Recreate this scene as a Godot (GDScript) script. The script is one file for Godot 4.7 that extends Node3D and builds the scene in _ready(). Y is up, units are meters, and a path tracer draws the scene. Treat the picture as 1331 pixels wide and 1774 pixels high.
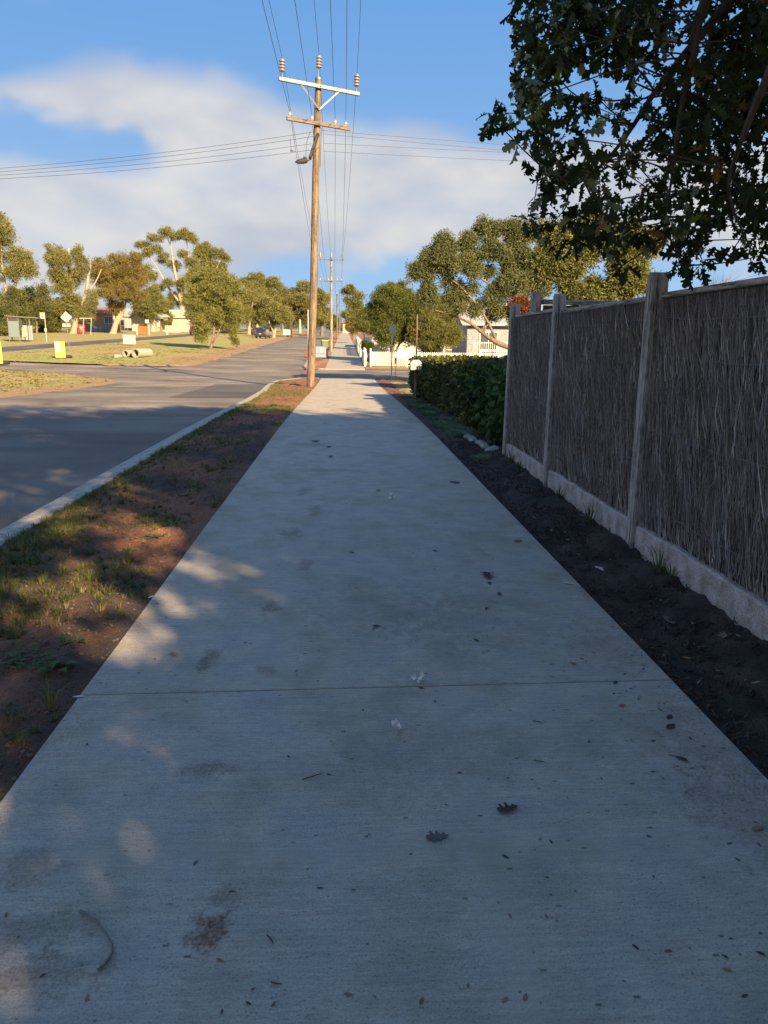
extends Node3D
# A suburban footpath beside a service road, morning sun from behind and to the right.
# x runs to the right across the footpath, -z runs forward along it; d below is metres forward.

const EYE := 1.42
const FOCAL := 1333.0
var rng := RandomNumberGenerator.new()
var view_basis := Basis()
var used := {}
var M := {}
var nz := FastNoiseLite.new()
var nz2 := FastNoiseLite.new()

# ---------------------------------------------------------------- mesh collector
class MB:
	var v := PackedVector3Array()
	var n := PackedVector3Array()
	var uv := PackedVector2Array()
	var uv2 := PackedVector2Array()
	var c := PackedColorArray()
	var ix := PackedInt32Array()
	var col := Color(1, 1, 1)
	func vert(p: Vector3, nn: Vector3, t := Vector2.ZERO, t2 := Vector2.ZERO) -> int:
		v.append(p); n.append(nn); uv.append(t); uv2.append(t2); c.append(col)
		return v.size() - 1
	func face(a: int, b: int, d: int) -> void:
		var g := (v[d] - v[a]).cross(v[b] - v[a])
		if g.dot(n[a] + n[b] + n[d]) < 0.0:
			ix.append(a); ix.append(d); ix.append(b)
		else:
			ix.append(a); ix.append(b); ix.append(d)
	func tri(a: Vector3, b: Vector3, d: Vector3) -> void:
		var nn := (d - a).cross(b - a).normalized()
		var i := vert(a, nn); var j := vert(b, nn); var k := vert(d, nn)
		ix.append(i); ix.append(j); ix.append(k)
	func quad(a: Vector3, b: Vector3, d: Vector3, e: Vector3, nn := Vector3.ZERO, s := 1.0) -> void:
		if nn == Vector3.ZERO:
			nn = (d - a).cross(b - a).normalized()
		var w := (b - a).length() * s
		var h := (e - a).length() * s
		var i := vert(a, nn, Vector2(0, 0)); var j := vert(b, nn, Vector2(w, 0)); var k := vert(d, nn, Vector2(w, h)); var l := vert(e, nn, Vector2(0, h))
		face(i, j, k); face(i, k, l)
	# a box with chamfered edges
	func box(t: Transform3D, size: Vector3, b := 0.0) -> void:
		var h := size * 0.5
		b = minf(b, minf(h.x, minf(h.y, h.z)) * 0.9)
		for ax in 3:
			for s in [-1.0, 1.0]:
				var u := (ax + 1) % 3
				var w := (ax + 2) % 3
				var q := []
				for k in [[-1, -1], [1, -1], [1, 1], [-1, 1]]:
					var p := Vector3.ZERO
					p[ax] = s * h[ax]
					p[u] = k[0] * (h[u] - b)
					p[w] = k[1] * (h[w] - b)
					q.append(t * p)
				var nn := Vector3.ZERO
				nn[ax] = s
				quad(q[0], q[1], q[2], q[3], (t.basis * nn).normalized())
		if b <= 0.0:
			return
		for ax in 3:
			var u := (ax + 1) % 3
			var w := (ax + 2) % 3
			for su in [-1.0, 1.0]:
				for sw in [-1.0, 1.0]:
					var q := []
					for e in [[-1.0, 0], [1.0, 0], [1.0, 1], [-1.0, 1]]:
						var p := Vector3.ZERO
						p[ax] = e[0] * (h[ax] - b)
						p[u] = su * (h[u] - (b if e[1] == 1 else 0.0))
						p[w] = sw * (h[w] - (b if e[1] == 0 else 0.0))
						q.append(t * p)
					var nn := Vector3.ZERO
					nn[u] = su
					nn[w] = sw
					quad(q[0], q[1], q[2], q[3], (t.basis * nn).normalized())
		for sx in [-1.0, 1.0]:
			for sy in [-1.0, 1.0]:
				for sz in [-1.0, 1.0]:
					var nn := (t.basis * Vector3(sx, sy, sz)).normalized()
					var i := vert(t * Vector3(sx * h.x, sy * (h.y - b), sz * (h.z - b)), nn)
					var j := vert(t * Vector3(sx * (h.x - b), sy * h.y, sz * (h.z - b)), nn)
					var k := vert(t * Vector3(sx * (h.x - b), sy * (h.y - b), sz * h.z), nn)
					face(i, j, k)
	func tube(pts: Array, rad: Array, sides := 8, cap := true) -> void:
		var m := pts.size()
		var first := v.size()
		var length := 0.0
		var side := Vector3.ZERO
		for i in m:
			var dir: Vector3 = (pts[mini(i + 1, m - 1)] - pts[maxi(i - 1, 0)]).normalized()
			if i == 0:
				side = dir.cross(Vector3.UP if absf(dir.y) < 0.9 else Vector3.RIGHT).normalized()
			else:
				length += (pts[i] - pts[i - 1]).length()
				side = (side - dir * side.dot(dir)).normalized()
			var up := dir.cross(side)
			for k in sides + 1:
				var a := TAU * k / sides
				var o := side * cos(a) + up * sin(a)
				vert(pts[i] + o * rad[i], o, Vector2(float(k) / sides, length))
		for i in m - 1:
			for k in sides:
				var a := first + i * (sides + 1) + k
				face(a, a + 1, a + sides + 2)
				face(a, a + sides + 2, a + sides + 1)
		if cap:
			for e in [0, m - 1]:
				var dir: Vector3 = (pts[m - 1] - pts[m - 2]).normalized() if e else (pts[0] - pts[1]).normalized()
				var mid := vert(pts[e], dir)
				var ring := []
				for k in sides:
					ring.append(vert(v[first + e * (sides + 1) + k], dir))
				for k in sides:
					face(mid, ring[k], ring[(k + 1) % sides])
	# profile: [radius, height] pairs turned round the axis of t
	func lathe(t: Transform3D, prof: Array, sides := 12) -> void:
		for i in prof.size() - 1:
			var a: Vector2 = prof[i]
			var b: Vector2 = prof[i + 1]
			var sl := Vector2(b.y - a.y, a.x - b.x).normalized()
			var first := v.size()
			for k in sides + 1:
				var w := TAU * k / sides
				var o := Vector3(cos(w), 0, sin(w))
				var nn := (t.basis * (o * sl.x + Vector3.UP * sl.y)).normalized()
				vert(t * (o * a.x + Vector3.UP * a.y), nn, Vector2(float(k) / sides, a.y))
				vert(t * (o * b.x + Vector3.UP * b.y), nn, Vector2(float(k) / sides, b.y))
			for k in sides:
				var q := first + k * 2
				if a.x > 0.0:
					face(q, q + 2, q + 1)
				if b.x > 0.0:
					face(q + 1, q + 2, q + 3)
	# a flat outline in the xy plane of t pushed along z
	func prism(t: Transform3D, outline: PackedVector2Array, depth: float) -> void:
		var tris := Geometry2D.triangulate_polygon(outline)
		for s in [-0.5, 0.5]:
			var nn := (t.basis * Vector3(0, 0, signf(s))).normalized()
			var first := v.size()
			for p in outline:
				vert(t * Vector3(p.x, p.y, s * depth), nn, p)
			for k in tris.size() / 3:
				face(first + tris[k * 3], first + tris[k * 3 + 1], first + tris[k * 3 + 2])
		var ccw := 0.0
		for i in outline.size():
			var a := outline[i]
			var b := outline[(i + 1) % outline.size()]
			ccw += a.x * b.y - b.x * a.y
		for i in outline.size():
			var a := outline[i]
			var b := outline[(i + 1) % outline.size()]
			var o := Vector3(b.y - a.y, a.x - b.x, 0) * signf(ccw)
			quad(t * Vector3(a.x, a.y, -0.5 * depth), t * Vector3(b.x, b.y, -0.5 * depth), t * Vector3(b.x, b.y, 0.5 * depth), t * Vector3(a.x, a.y, 0.5 * depth), (t.basis * o).normalized())
	func mesh() -> ArrayMesh:
		var a := []
		a.resize(Mesh.ARRAY_MAX)
		a[Mesh.ARRAY_VERTEX] = v
		a[Mesh.ARRAY_NORMAL] = n
		a[Mesh.ARRAY_TEX_UV] = uv
		a[Mesh.ARRAY_TEX_UV2] = uv2
		a[Mesh.ARRAY_COLOR] = c
		a[Mesh.ARRAY_INDEX] = ix
		var m := ArrayMesh.new()
		m.add_surface_from_arrays(Mesh.PRIMITIVE_TRIANGLES, a)
		return m

# ---------------------------------------------------------------- naming and placing
func numbered(called: String) -> String:
	var k: int = used.get(called, 0)
	used[called] = k + 1
	return called if k == 0 else "%s_%03d" % [called, k]

func tag(o: Node3D, label: String, category: String, group := "") -> Node3D:
	o.set_meta("label", label)
	o.set_meta("category", category)
	if group:
		o.set_meta("group", group)
	return o

func thing(called: String, label: String, category: String, at_: Vector3, turn := 0.0, group := "") -> Node3D:
	var o := Node3D.new()
	o.name = numbered(called)
	add_child(o)
	o.position = at_
	o.rotation.y = turn
	return tag(o, label, category, group)

func part(called: String, m: Mesh, mat: Material, parent: Node3D) -> MeshInstance3D:
	var o := MeshInstance3D.new()
	o.name = numbered(called) if parent == self else called
	o.mesh = m
	o.material_override = mat
	parent.add_child(o, true)
	return o

func put(called: String, mb: MB, mat: Material, parent: Node3D) -> MeshInstance3D:
	return part(called, mb.mesh(), mat, parent)

func solo(called: String, mb: MB, mat: Material, label: String, category: String, at_ := Vector3.ZERO, turn := 0.0, group := "") -> MeshInstance3D:
	var o := part(called, mb.mesh(), mat, self)
	o.position = at_
	o.rotation.y = turn
	tag(o, label, category, group)
	return o

func structure(called: String, mb: MB, mat: Material) -> MeshInstance3D:
	var o := part(called, mb.mesh(), mat, self)
	o.set_meta("kind", "structure")
	return o

func copy_of(src: Node3D, label: String, at_: Vector3, turn := 0.0) -> Node3D:
	var o: Node3D = src.duplicate()
	var base := String(src.name)
	var cut := RegEx.create_from_string("_[0-9]{3}$").search(base)
	o.name = numbered(base.substr(0, cut.get_start()) if cut else base)
	add_child(o)
	o.position = at_
	o.rotation.y = turn
	o.set_meta("label", label)
	return o

func many(called: String, m: Mesh, mat: Material, xf: Array, cols: Array, parent: Node3D) -> MultiMeshInstance3D:
	var mm := MultiMesh.new()
	mm.transform_format = MultiMesh.TRANSFORM_3D
	mm.use_colors = cols.size() > 0
	mm.mesh = m
	mm.instance_count = xf.size()
	for i in xf.size():
		mm.set_instance_transform(i, xf[i])
		if cols.size():
			mm.set_instance_color(i, cols[i])
	var o := MultiMeshInstance3D.new()
	o.name = numbered(called) if parent == self else called
	o.multimesh = mm
	o.material_override = mat
	o.set_meta("kind", "stuff")
	parent.add_child(o, true)
	return o

func ident(p: Vector3) -> Transform3D:
	return Transform3D(Basis(), p)

func turned(p: Vector3, turn: float) -> Transform3D:
	return Transform3D(Basis(Vector3.UP, turn), p)

func between(a: Vector3, b: Vector3) -> Transform3D:   # y axis runs from a to b, origin half way
	var y := (b - a).normalized()
	var x := y.cross(Vector3.FORWARD if absf(y.z) < 0.9 else Vector3.RIGHT).normalized()
	return Transform3D(Basis(x, y, x.cross(y)), (a + b) * 0.5)

func rand(a: float, b: float) -> float:
	return rng.randf_range(a, b)

func smooth(a: float, b: float, x: float) -> float:
	var t := clampf((x - a) / (b - a), 0.0, 1.0)
	return t * t * (3.0 - 2.0 * t)

# ---------------------------------------------------------------- lie of the land
func elev(x: float, d: float) -> float:
	var e := -0.32 * smooth(11.0, 34.0, d)
	if d > 46.0:
		e += 0.0213 * (minf(d, 300.0) - 46.0)
	if x < -7.0:
		e += 0.018 * minf(-7.0 - x, 60.0) * smooth(10.0, 40.0, d)
	return e

func on(x: float, d: float, lift := 0.0) -> Vector3:
	return Vector3(x, elev(x, d) + lift, -d)

func sight(u: float, v: float, d: float) -> Vector3:   # the place d metres forward that a point of the photograph shows
	var r := view_basis * Vector3((u - 665.5) / FOCAL, (887.0 - v) / FOCAL, -1.0)
	return Vector3(0, EYE, 0) + r * (d / -r.z)

# ---------------------------------------------------------------- textures
func lin(c: Color) -> Color:
	return c.linear_to_srgb()

func noise(s: int, freq: float, oct := 4, kind := FastNoiseLite.TYPE_SIMPLEX_SMOOTH) -> FastNoiseLite:
	var f := FastNoiseLite.new()
	f.seed = s
	f.frequency = freq
	f.fractal_octaves = oct
	f.noise_type = kind
	return f

func grey(w: int, h: int, s: int, freq: float, oct := 4, kind := FastNoiseLite.TYPE_SIMPLEX_SMOOTH) -> PackedByteArray:
	var im := noise(s, freq, oct, kind).get_seamless_image(w, h, false, false, 0.15, true)
	im.convert(Image.FORMAT_L8)
	return im.get_data()

func tex_rgb(w: int, h: int, bytes: PackedByteArray) -> ImageTexture:
	return ImageTexture.create_from_image(Image.create_from_data(w, h, false, Image.FORMAT_RGB8, bytes))

func tex_l(w: int, h: int, bytes: PackedByteArray) -> ImageTexture:
	return ImageTexture.create_from_image(Image.create_from_data(w, h, false, Image.FORMAT_L8, bytes))

func stretched(w: int, h: int, s: int, freq: float, across: int) -> PackedByteArray:   # streaks along u
	var im := noise(s, freq, 4).get_seamless_image(w / across, h, false, false, 0.15, true)
	im.convert(Image.FORMAT_L8)
	im.resize(w, h, Image.INTERPOLATE_CUBIC)
	return im.get_data()

func mat(name_: String, c: Color, rough := 0.85, metal := 0.0) -> StandardMaterial3D:
	var m := StandardMaterial3D.new()
	m.resource_name = name_
	m.albedo_color = lin(c)
	m.roughness = rough
	m.metallic = metal
	M[name_] = m
	return m

func tri_tex(m: StandardMaterial3D, t: Texture2D, per_m: float, world := true, relief: Texture2D = null, cm := 0.0) -> StandardMaterial3D:
	m.albedo_texture = t
	m.uv1_triplanar = true
	m.uv1_world_triplanar = world
	m.uv1_scale = Vector3.ONE * per_m
	if relief:
		m.heightmap_enabled = true
		m.heightmap_texture = relief
		m.heightmap_scale = cm
	return m

func leaf_mat(name_: String, rough: float, back: float) -> StandardMaterial3D:
	var m := mat(name_, Color(1, 1, 1), rough)
	m.vertex_color_use_as_albedo = true
	m.cull_mode = BaseMaterial3D.CULL_DISABLED
	m.metallic_specular = 0.3
	m.backlight_enabled = true
	m.backlight = lin(Color(back, back, back * 0.5))
	return m

func materials() -> void:
	var S := 512
	# mottled grey tile, used under vertex colours
	var a := grey(S, S, 3, 0.02, 5)
	var b := grey(S, S, 4, 0.16, 3)
	var g := grey(S, S, 5, 0.45, 2)
	var px := PackedByteArray(); px.resize(S * S * 3)
	var hx := PackedByteArray(); hx.resize(S * S)
	for i in S * S:
		var k := 0.35 * a[i] + 0.35 * b[i] + 0.3 * g[i]
		var w := clampf(95.0 + k * 0.95, 0, 255)
		px[i * 3] = int(w); px[i * 3 + 1] = int(clampf(w * (0.97 + 0.0003 * b[i]), 0, 255)); px[i * 3 + 2] = int(clampf(w * (0.93 + 0.0006 * a[i]), 0, 255))
		hx[i] = int(k)
	var mottle := tex_rgb(S, S, px)
	var mottle_h := tex_l(S, S, hx)
	# soil: crumbs, bits of straw and leaf
	var e := grey(S, S, 8, 0.09, 4, FastNoiseLite.TYPE_CELLULAR)
	for i in S * S:
		var k := 0.45 * e[i] + 0.3 * b[i] + 0.25 * g[i]
		hx[i] = int(clampf(k, 0, 255))
		var w := clampf(120.0 + k * 0.85, 0, 255)
		if g[i] > 196 and b[i] > 120:
			w = minf(w * 1.35, 255)
		px[i * 3] = int(w); px[i * 3 + 1] = int(w * 0.97); px[i * 3 + 2] = int(w * 0.94)
	var soil := tex_rgb(S, S, px)
	var soil_h := tex_l(S, S, hx)
	# asphalt: aggregate of many greys
	var cell := grey(S, S, 11, 0.22, 1, FastNoiseLite.TYPE_CELLULAR)
	for i in S * S:
		var w := clampf(120.0 + 0.45 * (b[i] - 128) + 0.55 * (cell[i] - 128) + 0.5 * (g[i] - 128) + 60.0, 0, 255)
		px[i * 3] = int(w); px[i * 3 + 1] = int(w * 0.985); px[i * 3 + 2] = int(w * 0.96)
		hx[i] = cell[i]
	var tar := tex_rgb(S, S, px)
	var tar_h := tex_l(S, S, hx)
	# asphalt patches in the large
	var big := grey(S, S, 15, 0.006, 5)
	var mid := stretched(S, S, 16, 0.012, 4)
	for i in S * S:
		var w := clampf(205.0 + 0.35 * (big[i] - 128) + 0.22 * (mid[i] - 128), 0, 255)
		px[i * 3] = int(w); px[i * 3 + 1] = int(w); px[i * 3 + 2] = int(w)
	var tar_big := tex_rgb(S, S, px)
	# wood: grain along v
	var gr := PackedByteArray(); gr.resize(S * S)
	var st := stretched(S, S, 21, 0.05, 16)
	var st2 := stretched(S, S, 22, 0.15, 8)
	for y in S:
		for x in S:
			gr[y * S + x] = int(clampf(0.6 * st[x * S + y] + 0.4 * st2[x * S + y], 0, 255))
	for i in S * S:
		var w := clampf(120.0 + 0.85 * gr[i] - 0.15 * (255 - a[i]), 0, 255)
		if gr[i] < 84:
			w *= 0.62
		px[i * 3] = int(w); px[i * 3 + 1] = int(w * 0.98); px[i * 3 + 2] = int(w * 0.95)
	var wood := tex_rgb(S, S, px)
	var wood_h := tex_l(S, S, gr)
	var px_u := PackedByteArray(); px_u.resize(S * S * 3)   # the same grain lying along u
	for y in S:
		for x in S:
			for ch in 3:
				px_u[(y * S + x) * 3 + ch] = px[(x * S + y) * 3 + ch]
	var wood_u := tex_rgb(S, S, px_u)
	# concrete: broom lines across the path, pits, faint blotches
	var C := 1024
	var br := stretched(C, C, 31, 0.10, 16)
	var br2 := stretched(C, C, 32, 0.25, 6)
	var f1 := grey(C, C, 33, 0.25, 3)
	var f2 := grey(C, C, 34, 0.008, 5)
	var pit := grey(C, C, 35, 0.07, 2, FastNoiseLite.TYPE_CELLULAR)
	var pc := PackedByteArray(); pc.resize(C * C * 3)
	var hc := PackedByteArray(); hc.resize(C * C)
	for i in C * C:
		var w := 214.0 + 0.10 * (br[i] - 128) + 0.12 * (br2[i] - 128) + 0.20 * (f1[i] - 128) + 0.08 * (f2[i] - 128)
		if f1[i] < 62 and br2[i] < 120:
			w *= 0.78
		var warm := 0.02 * (f2[i] - 128) / 128.0
		pc[i * 3] = int(clampf(w * (1.0 + warm), 0, 255)); pc[i * 3 + 1] = int(clampf(w, 0, 255)); pc[i * 3 + 2] = int(clampf(w * (0.985 - warm), 0, 255))
		hc[i] = int(clampf(0.35 * br[i] + 0.35 * br2[i] + 0.3 * f1[i], 0, 255))
	var conc := tex_rgb(C, C, pc)
	var conc_h := tex_l(C, C, hc)
	# marks on the path: muddy prints, damp blotches, flecks; 2.5 m by 12 m
	var SW := 512
	var SH := 2048
	var marks := Image.create(SW, SH, false, Image.FORMAT_RGB8)
	var m1 := noise(41, 0.010, 5)
	var m2 := noise(42, 0.05, 4)
	var mb_ := PackedByteArray(); mb_.resize(SW * SH * 3)
	var prints := []   # x, d, half width, half length, strength, redness
	for q in [[360, 1145, 0.05, 0.10, 0.5, 0.1], [460, 1160, 0.045, 0.07, 0.3, 0.1], [362, 1618, 0.05, 0.07, 0.75, 0.9], [355, 1335, 0.08, 0.06, 0.4, 0.15], [385, 1555, 0.05, 0.05, 0.35, 0.1], [470, 1052, 0.05, 0.1, 0.45, 0.2], [530, 980, 0.05, 0.14, 0.4, 0.1], [545, 885, 0.06, 0.2, 0.35, 0.1], [525, 852, 0.06, 0.2, 0.35, 0.1], [570, 738, 0.1, 0.4, 0.35, 0.0], [505, 925, 0.08, 0.15, 0.4, 0.1], [40, 1500, 0.10, 0.08, 0.3, 0.1], [60, 1610, 0.14, 0.07, 0.28, 0.1], [70, 1690, 0.14, 0.06, 0.3, 0.1], [1240, 1300, 0.25, 0.3, 0.2, 0.3], [1290, 1400, 0.2, 0.25, 0.25, 0.3], [1050, 1120, 0.2, 0.3, 0.2, 0.2], [740, 1300, 0.3, 0.25, 0.14, 0.0], [800, 1080, 0.35, 0.4, 0.14, 0.0], [650, 1060, 0.4, 0.4, 0.14, 0.0], [900, 700, 0.3, 0.5, 0.15, 0.0], [560, 815, 0.5, 0.12, 0.2, 0.0], [540, 770, 0.25, 0.25, 0.25, 0.0]]:
		var p := sight(q[0], q[1], 5.0) - Vector3(0, EYE, 0)
		p = p * (EYE / -p.y)
		prints.append([p.x, -p.z, q[2], q[3], q[4], q[5]])
	for y in SH:
		var d := 12.0 * y / SH
		for x in SW:
			var X := -1.07 + 2.5 * x / SW
			var r := 1.0
			var n1 := m1.get_noise_2d(x, y * 0.85)
			var n2 := m2.get_noise_2d(x * 0.6, y)
			r -= 0.055 * smooth(-0.05, 0.5, n1) + 0.02 * n2
			var rim := maxf(smooth(-0.85, -1.07, X), smooth(1.15, 1.43, X))
			var red := 0.4 * rim * smooth(-0.05, 0.5, m2.get_noise_2d(x * 5.0, y * 4.0) + 0.6 * n1)
			var i := (y * SW + x) * 3
			var R := r * (1.0 - 0.12 * red)
			var G := r * (1.0 - 0.30 * red)
			var B := r * (1.0 - 0.42 * red)
			mb_[i] = int(clampf(225.0 * R, 0, 255)); mb_[i + 1] = int(clampf(225.0 * G, 0, 255)); mb_[i + 2] = int(clampf(225.0 * B * (1.0 - 0.05 * n1), 0, 255))
	for q in prints:
		var x0 := int((q[0] - q[2] * 2 + 1.07) / 2.5 * SW); var x1 := int((q[0] + q[2] * 2 + 1.07) / 2.5 * SW)
		var y0 := int((q[1] - q[3] * 2) / 12.0 * SH); var y1 := int((q[1] + q[3] * 2) / 12.0 * SH)
		for y in range(maxi(y0, 0), mini(y1, SH)):
			for x in range(maxi(x0, 0), mini(x1, SW)):
				var ex: float = (x * 2.5 / SW - 1.07 - q[0]) / q[2]
				var ey: float = (y * 12.0 / SH - q[1]) / q[3]
				var n2 := m2.get_noise_2d(x * 7.0, y * 7.0)
				var k: float = 0.75 * q[4] * smooth(1.3, 0.3, sqrt(ex * ex + ey * ey) - n2 * 0.5 - 0.9 * m1.get_noise_2d(x * 6.0, y * 6.0 + 300.0)) * (0.7 + 0.8 * n2)
				k = clampf(k, 0.0, 0.8)
				var i := (y * SW + x) * 3
				mb_[i] = int(mb_[i] * (1.0 - k * (0.75 - 0.25 * q[5]))); mb_[i + 1] = int(mb_[i + 1] * (1.0 - k * 0.82)); mb_[i + 2] = int(mb_[i + 2] * (1.0 - k * (0.9 + 0.05 * q[5])))
	rng.seed = 77
	for q in 1100:   # flecks of leaf and grit trodden flat
		var x := rng.randi_range(1, SW - 4); var y := rng.randi_range(1, SH - 4)
		if rng.randf() < 0.5:
			x = SW - 2 - int(absf(rng.randfn()) * SW * 0.25)
			x = clampi(x, 1, SW - 4)
		var k := rand(0.35, 0.85)
		for s in rng.randi_range(1, 3):
			var i := (y * SW + mini(x + s, SW - 1)) * 3
			for ch in 3:
				mb_[i + ch] = int(mb_[i + ch] * k)
	var marks_t := tex_rgb(SW, SH, mb_)

	var m := mat("concrete", Color(0.72, 0.655, 0.55), 0.9)
	m.albedo_texture = conc; m.uv1_scale = Vector3(0.5, 0.5, 1)
	m.heightmap_enabled = true; m.heightmap_texture = conc_h; m.heightmap_scale = 0.12
	m.detail_enabled = true; m.detail_albedo = marks_t; m.detail_blend_mode = BaseMaterial3D.BLEND_MODE_MUL; m.detail_uv_layer = BaseMaterial3D.DETAIL_UV_2
	m = tri_tex(mat("kerb_concrete", Color(0.46, 0.425, 0.37), 0.9), mottle, 0.9, true, mottle_h, 0.3)
	m = mat("asphalt", Color(0.675, 0.614, 0.540), 0.88)
	m.albedo_texture = tar; m.uv1_scale = Vector3(1.6, 1.6, 1)
	m.heightmap_enabled = true; m.heightmap_texture = tar_h; m.heightmap_scale = 0.4
	m.detail_enabled = true; m.detail_albedo = tar_big; m.detail_blend_mode = BaseMaterial3D.BLEND_MODE_MUL; m.detail_uv_layer = BaseMaterial3D.DETAIL_UV_2
	m = mat("dark_asphalt", Color(0.33, 0.315, 0.30), 0.88)
	m.albedo_texture = tar; m.uv1_scale = Vector3(1.6, 1.6, 1)
	m.detail_enabled = true; m.detail_albedo = tar_big; m.detail_blend_mode = BaseMaterial3D.BLEND_MODE_MUL; m.detail_uv_layer = BaseMaterial3D.DETAIL_UV_2
	m = tri_tex(mat("earth", Color(1.4, 1.4, 1.4), 0.95), soil, 1.1, true, soil_h, 2.2)
	m.vertex_color_use_as_albedo = true
	m = tri_tex(mat("turf", Color(1.4, 1.4, 1.4), 0.95), mottle, 0.35, true, soil_h, 3.0)
	m.vertex_color_use_as_albedo = true
	m = tri_tex(mat("chips", Color(1.4, 1.4, 1.4), 0.9), mottle, 6.0, false)
	m.vertex_color_use_as_albedo = true
	m = tri_tex(mat("pole_wood", Color(0.255, 0.205, 0.15), 0.85), wood, 0.5, false, wood_h, 1.0)
	m = tri_tex(mat("arm_wood", Color(0.25, 0.21, 0.165), 0.85), wood_u, 0.8, false)
	m = tri_tex(mat("rail_wood", Color(0.405, 0.371, 0.338), 0.9), wood_u, 1.2, false)
	m = tri_tex(mat("post_wood", Color(0.444, 0.406, 0.378), 0.9), wood, 1.2, false, wood_h, 0.5)
	m = tri_tex(mat("plinth_wood", Color(0.522, 0.420, 0.362), 0.9), mottle, 0.7, false, mottle_h, 0.3)
	m = tri_tex(mat("pale_pole_wood", Color(0.353, 0.361, 0.302), 0.85), wood, 0.5, false)
	m = tri_tex(mat("gum_bark", Color(0.480, 0.397, 0.305), 0.8), mottle, 0.5, false, mottle_h, 1.5)
	m = tri_tex(mat("dark_bark", Color(0.100, 0.077, 0.062), 0.92), wood, 0.9, false, wood_h, 2.0)
	m = tri_tex(mat("grey_bark", Color(0.280, 0.224, 0.182), 0.92), wood, 0.9, false, wood_h, 2.0)
	m = tri_tex(mat("brick_wall", Color(0.588, 0.294, 0.168), 0.9), mottle, 0.8, false)
	m = tri_tex(mat("cream_wall", Color(0.608, 0.539, 0.412), 0.85), mottle, 0.5, false)
	m = tri_tex(mat("board_paint", Color(0.27, 0.315, 0.37), 0.6), mottle, 0.6, false)
	m = tri_tex(mat("white_paint", Color(0.800, 0.788, 0.752), 0.55), mottle, 0.8, false)
	m = tri_tex(mat("grey_roof", Color(0.420, 0.448, 0.434), 0.6), mottle, 0.6, false)
	m = tri_tex(mat("red_roof", Color(0.420, 0.196, 0.126), 0.8), mottle, 0.6, false)
	m = tri_tex(mat("galvanised", Color(0.280, 0.286, 0.286), 0.5, 0.6), mottle, 1.5, false)
	m = tri_tex(mat("pipe_concrete", Color(0.434, 0.391, 0.321), 0.9), mottle, 0.9, false)
	m = tri_tex(mat("stone", Color(0.40, 0.37, 0.34), 0.9), mottle, 2.5, false, mottle_h, 0.6)
	mat("porcelain", Color(0.252, 0.228, 0.210), 0.25)
	mat("white_porcelain", Color(0.525, 0.525, 0.525), 0.25)
	mat("wire", Color(0.07, 0.075, 0.08), 0.5, 0.4)
	mat("fence_wire", Color(0.28, 0.29, 0.31), 0.5, 0.6)
	mat("black_steel", Color(0.025, 0.025, 0.028), 0.5)
	mat("dark_plastic", Color(0.03, 0.032, 0.035), 0.5)
	mat("rubber", Color(0.022, 0.022, 0.023), 0.85)
	mat("sign_white", Color(0.466, 0.466, 0.454), 0.5)
	mat("sign_back", Color(0.358, 0.370, 0.377), 0.45, 0.4)
	mat("sign_yellow", Color(0.60, 0.40, 0.005), 0.5)
	mat("red_paint", Color(0.55, 0.03, 0.035), 0.45)
	mat("orange", Color(0.50, 0.095, 0.02), 0.55)
	mat("bin_green", Color(0.08, 0.12, 0.08), 0.5)
	mat("bin_lid", Color(0.55, 0.50, 0.08), 0.5)
	mat("blue_frame", Color(0.07, 0.11, 0.2), 0.5)
	mat("blue_panel", Color(0.17, 0.23, 0.33), 0.5)
	mat("navy_car", Color(0.03, 0.035, 0.055), 0.2)
	mat("maroon_car", Color(0.10, 0.02, 0.03), 0.2)
	mat("car_glass", Color(0.02, 0.025, 0.03), 0.08)
	mat("tail_lamp", Color(0.4, 0.02, 0.02), 0.3)
	mat("steel_rim", Color(0.45, 0.45, 0.46), 0.35, 0.7)
	mat("window_glass", Color(0.06, 0.08, 0.09), 0.08)
	mat("ink", Color(0.03, 0.03, 0.035), 0.6)
	mat("petal", Color(0.72, 0.66, 0.60), 0.7)
	mat("road_paint", Color(0.45, 0.43, 0.38), 0.8)
	mat("crack", Color(0.05, 0.048, 0.045), 0.8)
	var gp := mat("frosted", Color(0.17, 0.23, 0.26), 0.35)
	gp.transparency = BaseMaterial3D.TRANSPARENCY_ALPHA
	gp.albedo_color.a = 0.75
	leaf_mat("leaf", 0.55, 0.35)
	leaf_mat("oak_leaf", 0.7, 0.42)
	leaf_mat("grass", 0.7, 0.35)
	leaf_mat("grass_green", 0.7, 0.35)
	M.grass_green.albedo_color = lin(Color(0.075, 0.125, 0.035))
	leaf_mat("grass_yellow", 0.7, 0.35)
	M.grass_yellow.albedo_color = lin(Color(0.16, 0.16, 0.05))
	mat("twig_bark", Color(0.17, 0.15, 0.14), 0.85)
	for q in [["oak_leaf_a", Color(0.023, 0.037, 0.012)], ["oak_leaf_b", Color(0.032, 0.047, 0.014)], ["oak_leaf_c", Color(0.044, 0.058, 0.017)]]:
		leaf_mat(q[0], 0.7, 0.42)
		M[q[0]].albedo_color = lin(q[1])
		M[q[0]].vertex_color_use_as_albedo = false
	var br_m := mat("brush", Color(1, 1, 1), 0.85)
	br_m.vertex_color_use_as_albedo = true
	var dl := mat("dry_leaf", Color(1, 1, 1), 0.75)
	dl.vertex_color_use_as_albedo = true
	dl.cull_mode = BaseMaterial3D.CULL_DISABLED

# ---------------------------------------------------------------- sky
func ramp(x: float, pts: Array) -> float:
	if x <= pts[0][0]:
		return pts[0][1]
	for i in pts.size() - 1:
		if x <= pts[i + 1][0]:
			return lerpf(pts[i][1], pts[i + 1][1], (x - pts[i][0]) / (pts[i + 1][0] - pts[i][0]))
	return pts[-1][1]

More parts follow.
